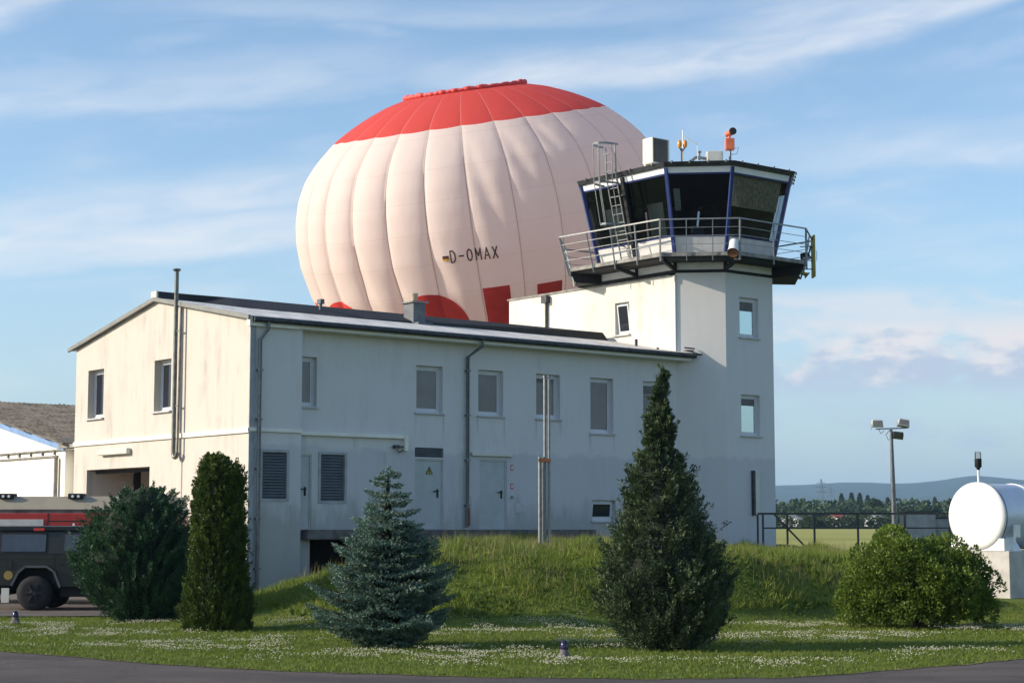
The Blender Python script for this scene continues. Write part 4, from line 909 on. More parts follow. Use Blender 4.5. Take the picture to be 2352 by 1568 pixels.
# --- blue spruce: real whorled boughs carrying needle tufts
M['spr'] = leafmat('blue_spruce_needles', [(.026, .055, .040), (.080, .140, .105), (.21, .31, .235)], .1)
ps = at(888, 1482, 25.7); z0 = float(height(ps[0], ps[1])) - .03
sp = empty('blue_spruce', (ps[0], ps[1], z0), 0, 'young blue spruce with tiered spreading boughs left of centre', 'tree')
rng = np.random.RandomState(5); Pt = []; Dt = []; Lt = []
bw = MB(); prof_s = [(0.08, .42), (.2, .68), (.45, .92), (.75, .95), (1.1, .80), (1.4, .62), (1.6, .50), (1.85, .38), (2.05, .28), (2.3, .14), (2.5, .03)]
zz = .08
while zz < 2.46:
    R = np.interp(zz, [p[0] for p in prof_s], [p[1] for p in prof_s]); nb = 10 if zz < 1.6 else 7; a0 = rng.uniform(0, 6.28)
    for k in range(nb):
        a = a0 + 6.283 * k / nb + rng.normal(0, .12); Rb = R * rng.uniform(.62, 1.18); zb = zz + rng.normal(0, .03)
        d = np.array([math.cos(a), math.sin(a), 0]); sd = np.array([-math.sin(a), math.cos(a), 0])
        nseg = max(3, int(Rb / .055)); pts = []
        for i in range(nseg + 1):
            f = i / nseg; p = d * (Rb * f) + np.array([0, 0, zb - .10 * Rb * math.sin(f * 2.4) + .14 * Rb * f * f]); pts.append(p)
            if f > (.22 if zz < 1.45 else .02):
                Pt.append(p); Dt.append(d + np.array([0, 0, .25])); Lt.append(.10)
                side = (1 - f) * Rb * .55 + .05
                for sg_ in (-1, 1):
                    ns = max(1, int(side / .05))
                    for j in range(ns):
                        g_ = (j + 1) / ns * side; q = p + sd * sg_ * g_ + d * g_ * .55 + np.array([0, 0, -.03 * g_ / .3 + rng.normal(0, .012)])
                        Pt.append(q); Dt.append(sd * sg_ * .6 + d + np.array([0, 0, .35])); Lt.append(.085)
        bw.tube([tuple(pts[0]), tuple(pts[len(pts) // 2]), tuple(pts[-1])], [.02 * R + .006, .012 * R + .004, .003], 5)
    zz += .12 if zz < 1.5 else .13
for k in range(14): Pt.append(np.array([rng.normal(0, .015), rng.normal(0, .015), 2.3 + k * .018])); Dt.append(np.array([rng.normal(0, .6), rng.normal(0, .6), 1])); Lt.append(.06)
Pt = np.array(Pt); Dt = nrm(np.array(Dt)); Lt = np.array(Lt)
# finger-like shoots: needles set all round a short axis
k = 16; tt = rng.uniform(0, 1, (len(Pt), k)); ax = Pt[:, None] + Dt[:, None] * (tt * Lt[:, None])[..., None]
V, Fc = blades(ax.reshape(-1, 3), np.repeat(Dt, k, 0), np.full(len(Pt) * k, .036), np.full(len(Pt) * k, .014), 1, .75, rng, True)
cr_ = tone(np_mesh('crown', V, Fc, M['spr'], sp), np.repeat(rng.uniform(0, 1, len(Pt)), k)); bo = bw.build('bough', M['bark'], sp); trunk(sp, 2.4, .035)
V, Fc = crown_core([(z, r * (.5 if z < 1.3 else .2), 0) for z, r in prof_s], 0, rng, shrink=.8, bump=.3); np_mesh('dark_core', V, Fc, core_mat, cr_)
# --- broad-leaved shrub at right
M['shr'] = leafmat('shrub_leaves', [(.06, .10, .014), (.15, .22, .03), (.32, .38, .09)], .38)
psr = at(2105, 1440, 30.2); z0 = float(height(psr[0], psr[1])) - .02
sh = empty('leafy_shrub', (psr[0], psr[1], z0), 0, 'broad rounded green leafy shrub in front of the white tank', 'shrub')
rng = np.random.RandomState(21); blobs = []
for k in range(88):
    th = rng.uniform(0, 6.28); r = rng.uniform(0, 1) ** .5; x = r * math.cos(th) * 1.12; y = r * math.sin(th) * .95; h = 1.38 * math.sqrt(max(0, 1 - (x / 1.5 + .12) ** 2 - (y / 1.3) ** 2)) ** .85
    blobs.append((x, y, rng.uniform(.12, 1) * h + .10, rng.uniform(.16, .32)))
blobs += [(.15, -.1, 1.2, .3), (.3, -.25, 1.05, .33), (.2, -.55, .75, .3), (.45, -.5, .6, .3), (.05, -.6, .45, .3), (.5, -.1, 1.05, .26), (.95, -.2, .55, .3), (1.15, 0, .3, .25), (-1.1, -.1, .4, .3), (-1.0, .0, .75, .25), (-.35, -.1, 1.28, .22), (.75, -.4, 1.15, .1), (.9, -.45, 1.3, .07), (1.25, -.2, .85, .1), (1.4, -.1, .7, .08), (-.1, 0, 1.36, .12), (-.55, 0, 1.30, .1)]
P = []; D = []
for x, y, z, r in blobs:
    n_ = int(900 * (r / .3) ** 2); d = nrm(rng.normal(0, 1, (n_, 3))); rr = r * rng.uniform(.55, 1.05, n_) ** .7
    pts = np.array([x, y, z]) + d * rr[:, None]; P.append(pts); D.append(d + np.array([0, 0, .45]))
P = np.concatenate(P); D = nrm(np.concatenate(D)); ok = P[:, 2] > .0; P = P[ok]; D = D[ok]
V, Fc = blades(P, D, np.full(len(P), .06), np.full(len(P), .036), 1, .45, rng, True)
cr_ = np_mesh('crown', V, Fc, M['shr'], sh)
m = MB()
for k in range(9):
    a = k * .7; e = (math.cos(a) * .8, math.sin(a) * .6, 1.0 + .2 * math.sin(k)); m.tube([(0, 0, -.1), (e[0] * .4, e[1] * .4, .5), e], [.035, .022, .008], 6)
m.tube([(.5, -.2, .7), (.8, -.4, 1.15), (.92, -.45, 1.36)], [.014, .009, .004], 5); m.tube([(.7, -.1, .5), (1.15, -.2, .8), (1.45, -.1, .75)], [.014, .009, .004], 5)
m.build('stem', M['bark'], sh)
# small weeds by the thuja foot
# ------------------------------------------------------------------ grass, tall weeds, clover
rng = np.random.RandomState(77)
def scatter(n_, y0, y1, pad=.0):
    y = rng.uniform(y0 ** 2, y1 ** 2, n_) ** .5; x = rng.uniform(-1, 1, n_) * (.30 * y + 1.5); return x, y
def put_blades(name, x, y, L, Wd, k, spread, mt, lean=0.0, label=None):
    z = height(x, y); P = np.stack([x, y, z - .005], 1); D = np.tile(np.array([0, 0, 1.0]), (len(x), 1)) + rng.normal(0, lean, (len(x), 3)) * np.array([1, 1, 0])
    V, Fc = blades(P, nrm(D), L, Wd, k, spread, rng); o = np_mesh(name, V, Fc, mt); tag(o, label, 'grass', kind='stuff'); return o
def open_lawn(x, y):
    lx = (x - C0[0]) * CA + (y - C0[1]) * SA; ly = -(x - C0[0]) * SA + (y - C0[1]) * CA
    inb = (lx > -.05) & (ly > -.0) & (lx < 21)
    yard = (y > 37.5) & (x < -7.0)
    return (y > edge_y(x) + .02) & ~inb & ~yard
M['lawn'] = leafmat('lawn_blades', [(.10, .15, .020), (.18, .225, .034), (.34, .32, .10)], .35, pscale=.8)
M['tallg'] = leafmat('meadow_blades', [(.10, .16, .020), (.21, .26, .038), (.42, .37, .15)], .35, pscale=1.3)
x, y = scatter(95000, 19.5, 40); ok = open_lawn(x, y); x, y = x[ok], y[ok]
put_blades('lawn_grass', x, y, np.full(len(x), .055), np.full(len(x), .014), 3, .5, M['lawn'], label='short mown lawn grass between the taxiway and the bank')
slope = lambda x, y: height(x, y) > .12
x, y = scatter(110000, 28.5, 52); ok = open_lawn(x, y) & (height(x, y) + 0 * x > .18 + .1 * vnoise(x, y, 2, 8)) & (x > -7.5); x, y = x[ok], y[ok]
pt_ = (.45 + 1.2 * sm((vnoise(x, y, 2.6, 9) + .2) * 2)) * (1 + .5 * sm((height(x, y) - .9) / .3))
put_blades('meadow_grass', x, y, .10 * pt_ + .05, np.full(len(x), .018), 4, .62, M['tallg'], label='long uncut grass covering the bank in front of the building')
# dry seed stalks along the crest
x, y = scatter(30000, 29.5, 47); ok = open_lawn(x, y) & (height(x, y) > .45) & (vnoise(x, y, 1.1, 12) > .0 - .25 * (height(x, y) > 1.1)); x, y = x[ok], y[ok]
put_blades('seed_stalks', x, y, rng.uniform(.14, .42, len(x)), np.full(len(x), .011), 1, .12, leafmat('dry_stalks', [(.16, .15, .06), (.26, .22, .11), (.12, .15, .04)], .3), label='tall dry grass stalks standing along the crest of the bank')
# broad weeds clumps on bank
x, y = scatter(5200, 28.0, 39); ok = open_lawn(x, y) & (height(x, y) > .15) & (vnoise(x, y, 1.3, 15) > .02) & (x > -6.5); x, y = x[ok], y[ok]
put_blades('broad_weeds', x, y, rng.uniform(.08, .19, len(x)), rng.uniform(.025, .05, len(x)), 12, .75, leafmat('weed_leaves', [(.06, .11, .015), (.12, .18, .028), (.22, .26, .06)], .35), label='leafy weeds growing through the grass on the bank')
# white clover heads
x, y = scatter(90000, 20, 31.5); ok = open_lawn(x, y) & (height(x, y) < .16)
dens = sm((vnoise(x, y * 1.3, 1.1, 31) + .12) * 3.2) * sm((vnoise(x, y, 4.5, 33) + .12) * 3.5); dens *= np.clip(sm((y - edge_y(x) - .5) / 1.6), 0, 1)
ok &= rng.uniform(0, 1, len(x)) < dens; x, y = x[ok], y[ok]; z = height(x, y) + rng.uniform(.045, .075, len(x)); r = rng.uniform(.005, .011, len(x))
octv = np.array([(1, 0, 0), (-1, 0, 0), (0, 1, 0), (0, -1, 0), (0, 0, 1), (0, 0, -1)]); octf = np.array([(0, 2, 4), (2, 1, 4), (1, 3, 4), (3, 0, 4), (2, 0, 5), (1, 2, 5), (3, 1, 5), (0, 3, 5)])
V = (np.stack([x, y, z], 1)[:, None] + octv[None] * r[:, None, None]).reshape(-1, 3); Fc = (octf[None] + (np.arange(len(x)) * 6)[:, None, None]).reshape(-1, 3)
tag(np_mesh('clover_flowers', V, Fc, leafmat('clover_white', [(.42, .42, .28), (.62, .61, .48), (.52, .48, .42)], .2)), 'white clover flowers scattered in drifts through the lawn', 'flowers', kind='stuff')

# ------------------------------------------------------------------ edge lights
for (u, v, Yd, lb) in ((35, 1430, 31.2, 'small blue domed taxiway light in the grass at the left edge'), (1296, 1503, 23.2, 'small blue domed taxiway light in the lawn near the middle')):
    p = at(u, v, Yd); z0 = float(height(p[0], p[1])); e = empty('taxiway_light', (p[0], p[1], z0), 0, lb, 'taxiway light', 'taxiway edge lights')
    MB().lathe((0, 0, 0), [(.10, -.02), (.09, .05), (.06, .08), (.055, .13)], 14).build('base', M['conc_d'], e)
    MB().lathe((0, 0, .13), [(.05, 0), (.052, .04), (.044, .08), (.025, .105), (.005, .11)], 14).build('lens', mat('blue_lens', (.02, .015, .07), .15), e)
# ------------------------------------------------------------------ pole group on the bank
p = at(1250, 1236, 41.5); z0 = float(height(p[0], p[1]))
e = empty('antenna_poles', (p[0], p[1], z0 - .1), 0, 'cluster of upright grey steel poles clamped together on the bank', 'poles')
for dx, hh, r, nm in ((.02, 4.15, .034, 'tall_pole'), (.115, 4.15, .034, 'tall_pole'), (-.10, 2.30, .04, 'short_pole'), (-.03, 2.30, .04, 'short_pole')):
    m = MB().tube([(dx, .05 * (dx > 0), 0), (dx, .05 * (dx > 0), hh)], r, 10)
    if hh > 3: m.lathe((dx, .05, hh), [(r + .012, 0), (r + .012, .04)], 10)
    m.build(nm, M['steel'], e)
m = MB().box(-.13, .16, -.04, .1, 2.18, 2.26); m.box(-.13, .16, -.04, .1, .25, .31); m.build('clamp', M['rust'], e)
# ------------------------------------------------------------------ pipe fence
Yf = 53.5; fp = [(1740, 1), (1752, 1), (1808, 1), (1870, 1), (1970, 1), (2078, 1)]
zt = at(0, 1179, Yf)[2]; zm = at(0, 1212, Yf)[2]; xl, xr = at(1740, 1179, Yf)[0], at(2215, 1179, Yf)[0]
e = empty('pipe_fence', (xl, Yf, float(height(xl, Yf))), 0, 'dark steel post and rail barrier to the right of the tower', 'fence'); zb = e.location.z
m = MB(); m.bar((0, 0, zt - zb), (xr - xl, 0, zt - zb), .06); m.build('top_rail', M['zinc'], e)
m = MB(); m.bar((.15, 0, zm - zb), (xr - xl, 0, zm - zb), .045); m.build('middle_rail', M['zinc'], e)
for u, _ in fp + [(2180, 1)]:
    xx = at(u, 1179, Yf)[0] - xl; m = MB(); m.bar((xx, 0, -.35), (xx, 0, zt - zb - .03), .055); m.build('post', M['zinc'], e)
xa, xb = at(1776, 1179, Yf)[0] - xl, at(1872, 1247, Yf)[0] - xl; m = MB(); m.bar((xa, -.06, zt - zb), (xb, -.06, zb * 0 - .15), .05); m.build('brace', M['zinc'], e)
# cabinets behind
for k, (u0, u1, vt, vb, Yd, lb) in enumerate(((2080, 2150, 1176, 1236, 56, 'taller pale grey utility cabinet behind the leafy shrub'), (2151, 2212, 1190, 1230, 57.5, 'lower pale grey utility cabinet beside the white tank'))):
    a, b_ = at(u0, vt, Yd), at(u1, vb, Yd); e = empty('utility_cabinet', ((a[0] + b_[0]) / 2, Yd, 0), 0, lb, 'cabinet', 'utility cabinets')
    hw = (b_[0] - a[0]) / 2; MB().box(-hw, hw, 0, .9, 0, a[2]).build('housing', mat('cabinet_paint', (.33, .34, .33), .6), e, bevel=.015)
    MB().box(-hw + .05, hw * .45, -.012, -.001, .3, a[2] - .06).build('door', mat('cabinet_door_paint', (.36, .37, .36), .6), e)
    MB().box(-hw - .03, hw + .03, -.03, .93, a[2], a[2] + .04).build('lid', M['zinc'], e)
# ------------------------------------------------------------------ flood light mast
pm = at(2052, 1214, 72); e = empty('floodlight_mast', (pm[0], 72, 0), 0, 'tall grey mast carrying three floodlights beyond the shrub', 'light mast')
zt = at(0, 986, 72)[2]
MB().tube([(.1, 0, 0), (.03, 0, 2.9), (.0, 0, zt)], [.13, .10, .06], 12).build('pole', M['pipe'], e)
MB().bar((-.62, 0, zt + .02), (.62, 0, zt + .06), .05).build('crossarm', M['steel'], e)
for (dx, dz, rx, ry, nm) in ((-.56, .24, 0, 0, 1), (.50, .26, -.3, .18, 1), (.26, -.22, .9, .12, 0)):
    h = MB(); h.hexa([(-.24, -.10, -.15), (.24, -.10, -.15), (.24, .12, -.15), (-.24, .12, -.15)], [(-.20, -.10, .14), (.20, -.10, .14), (.20, .06, .14), (-.20, .06, .14)]); ho = h.build('floodlight', M['cream'] if nm else M['zinc'], e, bevel=.01)
    ho.location = (dx, 0, zt + dz); ho.rotation_euler = (rx, ry, 0)
    l = MB().box(-.19, .19, -.112, -.101, -.11, .11).build('lens', M['lens'], ho)
    MB().box(-.25, -.24, -.02, .02, -.26, 0).build('bracket', M['steel'], ho)
MB().tube([(-.5, 0, zt), (-.42, 0, zt - .16), (-.28, 0, zt - .05)], .012, 5).tube([(-.05, 0, zt), (-.22, 0, zt - .22), (-.12, 0, zt - .42), (0, 0, zt - .35)], .012, 5).build('cable', M['black'], e)
# ------------------------------------------------------------------ tank on plinth
c_t = at(2243, 1185, 44.0)
e = empty('fuel_tank', (c_t[0], 44.0, 0), ANG, 'white horizontal cylindrical tank with a bright round end on a concrete plinth', 'tank')
cz = c_t[2]; R = .83
MB().lathe((0, 0, cz), [(.0, -.07), (R * .5, -.06), (R * .85, -.03), (R, 0), (R, .06)], 48, 'x').build('end_disc', M['tank'], e)
MB().lathe((0, 0, cz), [(R - .03, .06), (R - .02, 5.2), (R * .5, 5.4)], 48, 'x').build('shell', mat('silver_tank_paint', (.62, .64, .70), .35, .2, var=.04), e)
MB().lathe((0, 0, cz), [(R + .006, .06), (R + .006, .10)], 48, 'x').build('rim', M['pipe'], e)
for xx in (1.4, 2.8, 4.2): MB().lathe((xx, 0, cz), [(R - .02, 0), (R - .008, .01), (R - .008, .04), (R - .02, .05)], 48, 'x').build('weld_seam', M['white'], e)
m = MB(); m.tube([(.32, -.86, 1.3), (.32, -.86, 1.75)], .025, 8); m.box(.3, .5, -.9, -.84, 1.45, 1.75); m.build('valve_box', M['white'], e)
m = MB()
for xx in (.3, 3.6):
    m = MB(); m.hexa([(xx, -.85, 1.12), (xx + .3, -.85, 1.12), (xx + .3, .85, 1.12), (xx, .85, 1.12)], [(xx, -.62, cz - .5), (xx + .3, -.62, cz - .5), (xx + .3, .62, cz - .5), (xx, .62, cz - .5)]); m.box(xx - .3, xx - .002, -.78, .78, 1.12, 1.42); m.build('saddle', M['white'], e)
MB().box(.02, 5.4, -.9, .95, -.1, 1.12).build('plinth', M['plinth'], e, bevel=.015)
m = MB(); m.tube([(.12, 0, cz + R - .02), (.12, 0, cz + R + .3)], .03, 8); m.build('lamp_post', M['white'], e)
m = MB(); m.lathe((.12, 0, cz + R + .3), [(.03, 0), (.05, .05), (.085, .08), (.085, .28)], 14); m.build('lamp_socket', M['black'], e)
m = MB(); m.lathe((.12, 0, cz + R + .58), [(.075, 0), (.08, .12), (.06, .17)], 14); m.build('beacon', clearmat('beacon_glass', (.85, .8, .78)), e)

# ------------------------------------------------------------------ vehicles
def wheel(root, x, y, r, wd=.24, z=None):
    z = r if z is None else z
    wl = MB().lathe((x, y, z), [(r * .62, -.01), (r * .94, -.012), (r, .04), (r, wd - .04), (r * .94, wd)], 30, 'y').build('wheel', mat('tyre_rubber', (.012, .012, .014), .85), root)
    m = MB().lathe((x, y, z), [(.06, -.03), (.09, .0), (r * .3, .03), (r * .6, .005)], 24, 'y')
    for k in range(6): a = k * 1.047; m.bar((x + .07 * math.cos(a), y - .018, z + .07 * math.sin(a)), (x + r * .58 * math.cos(a), y - .012, z + r * .58 * math.sin(a)), .05, .03)
    m.build('rim', M['dark'], wl); return wl
zs_ = -.18
p0 = at(-45, 1403, 40.0)[0]
car = empty('parked_suv', (p0, 40.0, float(height(p0, 40.)) + .02), 0, 'dark olive grey boxy off-road vehicle parked half behind the juniper bush', 'suv')
M['suv'] = mat('dark_olive_paint', (.018, .020, .018), .35, .2, var=.12, scale=2); M['suvr'] = mat('dark_blue_grey_roof_paint', (.020, .024, .034), .4, .1)
# side profile: rear at left, wheel arches cut out
def arch_pts(cx, r, z0): return [(cx + r * 1.0 * math.cos(a), z0 + r * math.sin(a)) for a in np.linspace(math.pi, 0, 9)]
low = [(.0, .62)] + [(.72, .62)] ; wr = .39
side = [(.02, .55), (.68, .55), (.82, .84), (.98, .97), (1.46, .97), (1.62, .86), (1.76, .52), (3.42, .52), (3.55, .86), (3.72, .97), (4.15, .97), (4.32, .86), (4.42, .6), (4.62, .6), (4.64, 1.14), (3.42, 1.22), (3.36, 1.24), (0.02, 1.24)]
m = MB(); n_s = len(side)
m.add([(x, -.02, z) for x, z in side] + [(x, 1.76, z) for x, z in side], [list(range(n_s)), [n_s + i for i in range(n_s)][::-1]] + [(i, (i + 1) % n_s, n_s + (i + 1) % n_s, n_s + i) for i in range(n_s)])
body = m.build('body', M['suv'], car, bevel=.012)
m = MB(); m.hexa([(.02, .0, 1.242), (3.3, .0, 1.242), (3.3, 1.74, 1.242), (.02, 1.74, 1.242)], [(.06, .10, 1.74), (2.95, .10, 1.74), (2.95, 1.64, 1.74), (.06, 1.64, 1.74)]); m.build('cabin', M['suv'], car, bevel=.01)
m = MB(); m.box(.02, 3.0, .06, 1.68, 1.742, 1.87); m.build('roof', M['suvr'], car, bevel=.04)
m = MB(); m.box(.02, 3.0, .04, .06, 1.85, 1.862); m.build('roof_gutter', M['steel'], car)
def sidewin(x0, x1, z0=1.30, z1=1.68):
    yy = lambda z: .1 * (z - 1.242) / .498 - .006
    f = MB(); f.hexa([(x0 - .035, yy(z0 - .03), z0 - .03), (x1 + .035, yy(z0 - .03), z0 - .03), (x1 + .035, yy(z0 - .03) + .03, z0 - .03), (x0 - .035, yy(z0 - .03) + .03, z0 - .03)], [(x0 - .035, yy(z1 + .03), z1 + .03), (x1 + .035, yy(z1 + .03), z1 + .03), (x1 + .035, yy(z1 + .03) + .03, z1 + .03), (x0 - .035, yy(z1 + .03) + .03, z1 + .03)])
    fo = f.build('window', M['black'], car)
    g_ = MB(); d = .012; g_.hexa([(x0, yy(z0) - d, z0), (x1, yy(z0) - d, z0), (x1, yy(z0) + .01, z0), (x0, yy(z0) + .01, z0)], [(x0, yy(z1) - d, z1), (x1, yy(z1) - d, z1), (x1, yy(z1) + .01, z1), (x0, yy(z1) + .01, z1)]); g_.build('pane', glassmat('car_glass', (.05, .065, .085)), fo)
sidewin(.42, 1.42 - .02); sidewin(1.82, 2.22); sidewin(2.42, 2.95)
wheel(car, 1.18, -.06, wr); wheel(car, 3.93, -.06, wr); wheel(car, 1.18, 1.55, wr); wheel(car, 3.93, 1.55, wr)
m = MB(); ap = [(.68, .55), (.82, .84), (.98, .97), (1.46, .97), (1.62, .86), (1.76, .52)]
for a, b_ in zip(ap[:-1], ap[1:]): m.bar((a[0], -.05, a[1]), (b_[0], -.05, b_[1]), .07, .05)
m.build('wheel_arch', mat('arch_trim', (.07, .075, .085), .5), car)
m = MB(); m.box(.02, 4.5, -.028, -.021, 1.13, 1.145); m.box(1.60, 1.612, -.026, -.021, .6, 1.24); m.box(2.3, 2.312, -.026, -.021, .55, 1.24); m.box(.02, 3.4, -.026, -.021, .99, .997); m.box(1.72, 1.80, -.04, -.021, 1.02, 1.05); m.build('panel_gap', M['black'], body)
m = MB(); m.box(.53, .68, -.035, -.021, .93, 1.1); m.build('side_vent', M['black'], car)
m = MB().lathe((.60, -.028, .78), [(.10, 0), (.10, .008)], 20, 'y'); m.build('round_badge', mat('yellow_badge', (.30, .21, .05), .6), car)
m = MB(); m.box(1.12, 1.36, .03, .058, 1.76, 1.82); m.build('side_marker', M['red'], car)
m = MB(); m.box(.45, .62, .0, .03, .18, .5); m.build('mudflap', M['cream'], car)
m = MB(); m.box(.6, 1.85, .24, 1.5, .45, 1.1); m.box(3.4, 4.4, .24, 1.5, .45, 1.1); m.box(-.05, .6, .1, 1.6, .35, .6); m.box(1.7, 3.4, .2, 1.5, .3, .56); m.build('underbody', M['black'], car)
m = MB(); m.box(3.4, 4.3, .08, 1.66, 1.18, 1.26); m.build('bonnet', M['suv'], car, bevel=.03)
for yy in (.2, 1.4): MB().lathe((4.64, yy + .08, .95), [(.09, 0), (.09, .03)], 14, 'x').build('headlight', M['lens'], car)
# fire engine
YT = 43.6; zt_ = at(0, 1139, YT)[2]; xR = at(395, 1139, YT)[0]; xL = xR - 7.6; gz = float(height(-12, 44.5)) + .02; TT = zt_ - gz
ft = empty('fire_engine', (xL, YT, gz), 0, 'red fire engine with cream upper body behind the off-road vehicle', 'fire engine')
Lg = xR - xL; zr = at(0, 1178, YT)[2] - gz; zc = at(0, 1170, YT)[2] - gz
m = MB(); m.box(0, Lg, 0, 2.3, .5, zr); ftb = m.build('body', mat('fire_red_paint', (.36, .022, .018), .35, var=.06), ft, bevel=.02)
m = MB(); m.box(0, Lg, .06, 2.24, zr + .001, zc); m.build('roof_gutter', M['conc_d'], ft)
m = MB(); m.hexa([(0, .03, zc + .001), (Lg, .03, zc + .001), (Lg, 2.27, zc + .001), (0, 2.27, zc + .001)], [(.05, .22, TT), (Lg - .05, .22, TT), (Lg - .05, 2.08, TT), (.05, 2.08, TT)]); m.build('upper_body', mat('cream_beige_paint', (.33, .29, .22), .5, var=.05), ft, bevel=.02)
m = MB(); xg = at(110, 1200, YT)[0] - xL
m.box(xg - .012, xg + .012, -.006, .0, .6, zr); z2 = at(0, 1196, YT)[2] - gz; m.box(xg, Lg, -.006, 0, z2 - .012, z2 + .012); m.build('panel_gap', M['black'], ft)
x1 = at(100, 1200, YT)[0] - xL; z1 = at(0, 1192, YT)[2] - gz
MB().box(x1 - 2.2, x1, -.02, -.002, 1.2, z1).build('shutter', M['sill'], ft)
for u in (12, 172):
    xx = at(u, 1140, YT)[0] - xL; lb_ = MB().box(xx - .2, xx + .16, .1, .5, TT - .06, TT + .07).build('floodlight', M['black'], ft, bevel=.02)
    MB().lathe((xx - .08, .09, TT + .0), [(.035, 0), (.035, .02)], 10, 'y').lathe((xx + .06, .09, TT + .0), [(.035, 0), (.035, .02)], 10, 'y').build('lens', M['white'], lb_)
for xx in (1.5, 5.9): wheel(ft, xx, .0, .45); wheel(ft, xx, 2.04, .45)
me = text_pts("A", .22); me.transform(Matrix.Rotation(math.pi / 2, 4, 'X')); me.materials.append(M['white']); o = bpy.data.objects.new('lettering', me); S.collection.objects.link(o); o.parent = ft
o.location = (at(162, 1215, YT)[0] - xL, -.008, at(0, 1215, YT)[2] - gz)

# ------------------------------------------------------------------ far country: hills, trees, village, pylons
def hillz(x, y):
    s = sm((y - 3200) / 2600) * (1 - .5 * sm((y - 6500) / 1500))
    az_ = x / np.maximum(y, 1) * 4123 + 1176
    ridge = np.interp(az_, [-4000, 0, 1200, 1784, 1850, 1930, 2000, 2050, 2100, 2160, 2200, 2238, 2290, 2352, 2600, 4000], [120, 104, 102, 104, 105, 113, 113, 110, 112, 121, 130, 137, 131, 122, 122, 150])
    return s * (ridge + 3.5 * vnoise(x, y, .006, 41) + 1.6 * vnoise(x, y, .025, 42)) + 33
hx = np.linspace(-5000, 5000, 500); hy = np.concatenate([np.linspace(3000, 6000, 40), np.linspace(6050, 8500, 12)])
HX, HY = np.meshgrid(hx, hy); HZ = hillz(HX, HY); nx, ny = len(hx), len(hy); ii = np.arange(nx * ny).reshape(ny, nx)
tag(np_mesh('hills', np.stack([HX.ravel(), HY.ravel(), HZ.ravel()], 1), np.stack([ii[:-1, :-1].ravel(), ii[:-1, 1:].ravel(), ii[1:, 1:].ravel(), ii[1:, :-1].ravel()], 1), mat('wooded_hills', (.040, .075, .045), .95, scale=.012, col2=(.016, .034, .022), bump=.0), smooth=True), kind='structure')
M['ftree'] = leafmat('far_foliage', [(.05, .08, .025), (.10, .145, .045), (.16, .20, .075)], .25, pscale=.5)
M['ftree2'] = leafmat('far_dark_foliage', [(.03, .055, .02), (.055, .09, .035), (.09, .13, .05)], .2, pscale=.5)
def far_crown(kind, seed):
    rg = np.random.RandomState(seed); P = []; D = []
    if kind == 'poplar':
        n_ = 1500; z = rg.uniform(.05, 1, n_); r = .11 * np.sin(np.pi * np.clip(z * .85 + .12, 0, 1)) ** .7 * rg.uniform(.5, 1.1, n_); th = rg.uniform(0, 6.28, n_)
        P = np.stack([r * np.cos(th), r * np.sin(th), z], 1); D = np.stack([np.cos(th) * .5, np.sin(th) * .5, np.ones(n_)], 1); sz = .05
    else:
        for b_ in range(11):
            c = rg.normal(0, .17, 3) * (1, 1, .8) + (0, 0, .62); n_ = 170; d = nrm(rg.normal(0, 1, (n_, 3))); P.append(c + d * rg.uniform(.12, .2) * rg.uniform(.6, 1.1, (n_, 1))); D.append(d + (0, 0, .4))
        P = np.concatenate(P); D = np.concatenate(D); P = P[P[:, 2] > .08]; D = D[:len(P)]; sz = .085
    V, Fc = blades(P, nrm(D), np.full(len(P), sz), np.full(len(P), sz * .7), 1, .5, rg, True); return V, Fc
protos = {}
for nm, kind, mt, sd in (('poplar', 'poplar', 'ftree2', 1), ('oak', 'round', 'ftree', 2), ('lime', 'round', 'ftree', 3), ('alder', 'round', 'ftree2', 4)):
    V, Fc = far_crown(kind, sd); e = empty('%s_tree' % nm, (0, 0, 0)); np_mesh('crown', V, Fc, M[mt], e)
    MB().tube([(0, 0, -.02), (0, 0, .6)], [.022, .01], 6).build('trunk', M['bark'], e); protos[nm] = [e, False]
def far_tree(nm, u, vt, Yd, wf, label, group):
    e, used = protos[nm]; x = (u - 1176) / 4123 * Yd; zg = float(height(x, Yd)); zt = H + (1214 - vt) / 4123 * Yd; hgt = (zt - zg) / (1.02 if nm == 'poplar' else .98)
    if used:
        r = e.copy(); S.collection.objects.link(r)
        for c in list(e.children):
            if c.name.split('.')[0] in ('crown', 'trunk'): k2 = c.copy(); S.collection.objects.link(k2); k2.parent = r
    else: r = e; protos[nm][1] = True
    r.location = (x, Yd, zg - .02 * hgt); r.scale = (hgt * wf, hgt * wf, hgt); r.rotation_euler = (0, 0, u * 1.7); tag(r, label, 'tree', group)
ordn = ['first', 'second', 'third', 'fourth', 'fifth', 'sixth', 'seventh', 'eighth', 'ninth', 'tenth', 'eleventh', 'twelfth', 'thirteenth', 'fourteenth', 'fifteenth', 'sixteenth', 'seventeenth', 'eighteenth', 'nineteenth', 'twentieth']
for k, (u, vt) in enumerate(((1932, 1132), (1955, 1130), (1974, 1131), (1992, 1136), (2038, 1141), (2146, 1140))):
    far_tree('poplar', u, vt, 640 if k < 5 else 700, 1.0, '%s tall narrow poplar from the left beyond the field' % ordn[k], 'poplars beyond the field')
rg = random.Random(3)
upper = [(1789, 1150), (1806, 1152), (1824, 1150), (1841, 1150), (1860, 1160), (1880, 1163), (1901, 1165), (1921, 1166), (1944, 1166), (1964, 1165), (1985, 1150), (2001, 1144), (2019, 1158), (2040, 1163), (2062, 1166), (2083, 1163), (2104, 1164), (2128, 1161), (2150, 1152), (2172, 1160)]
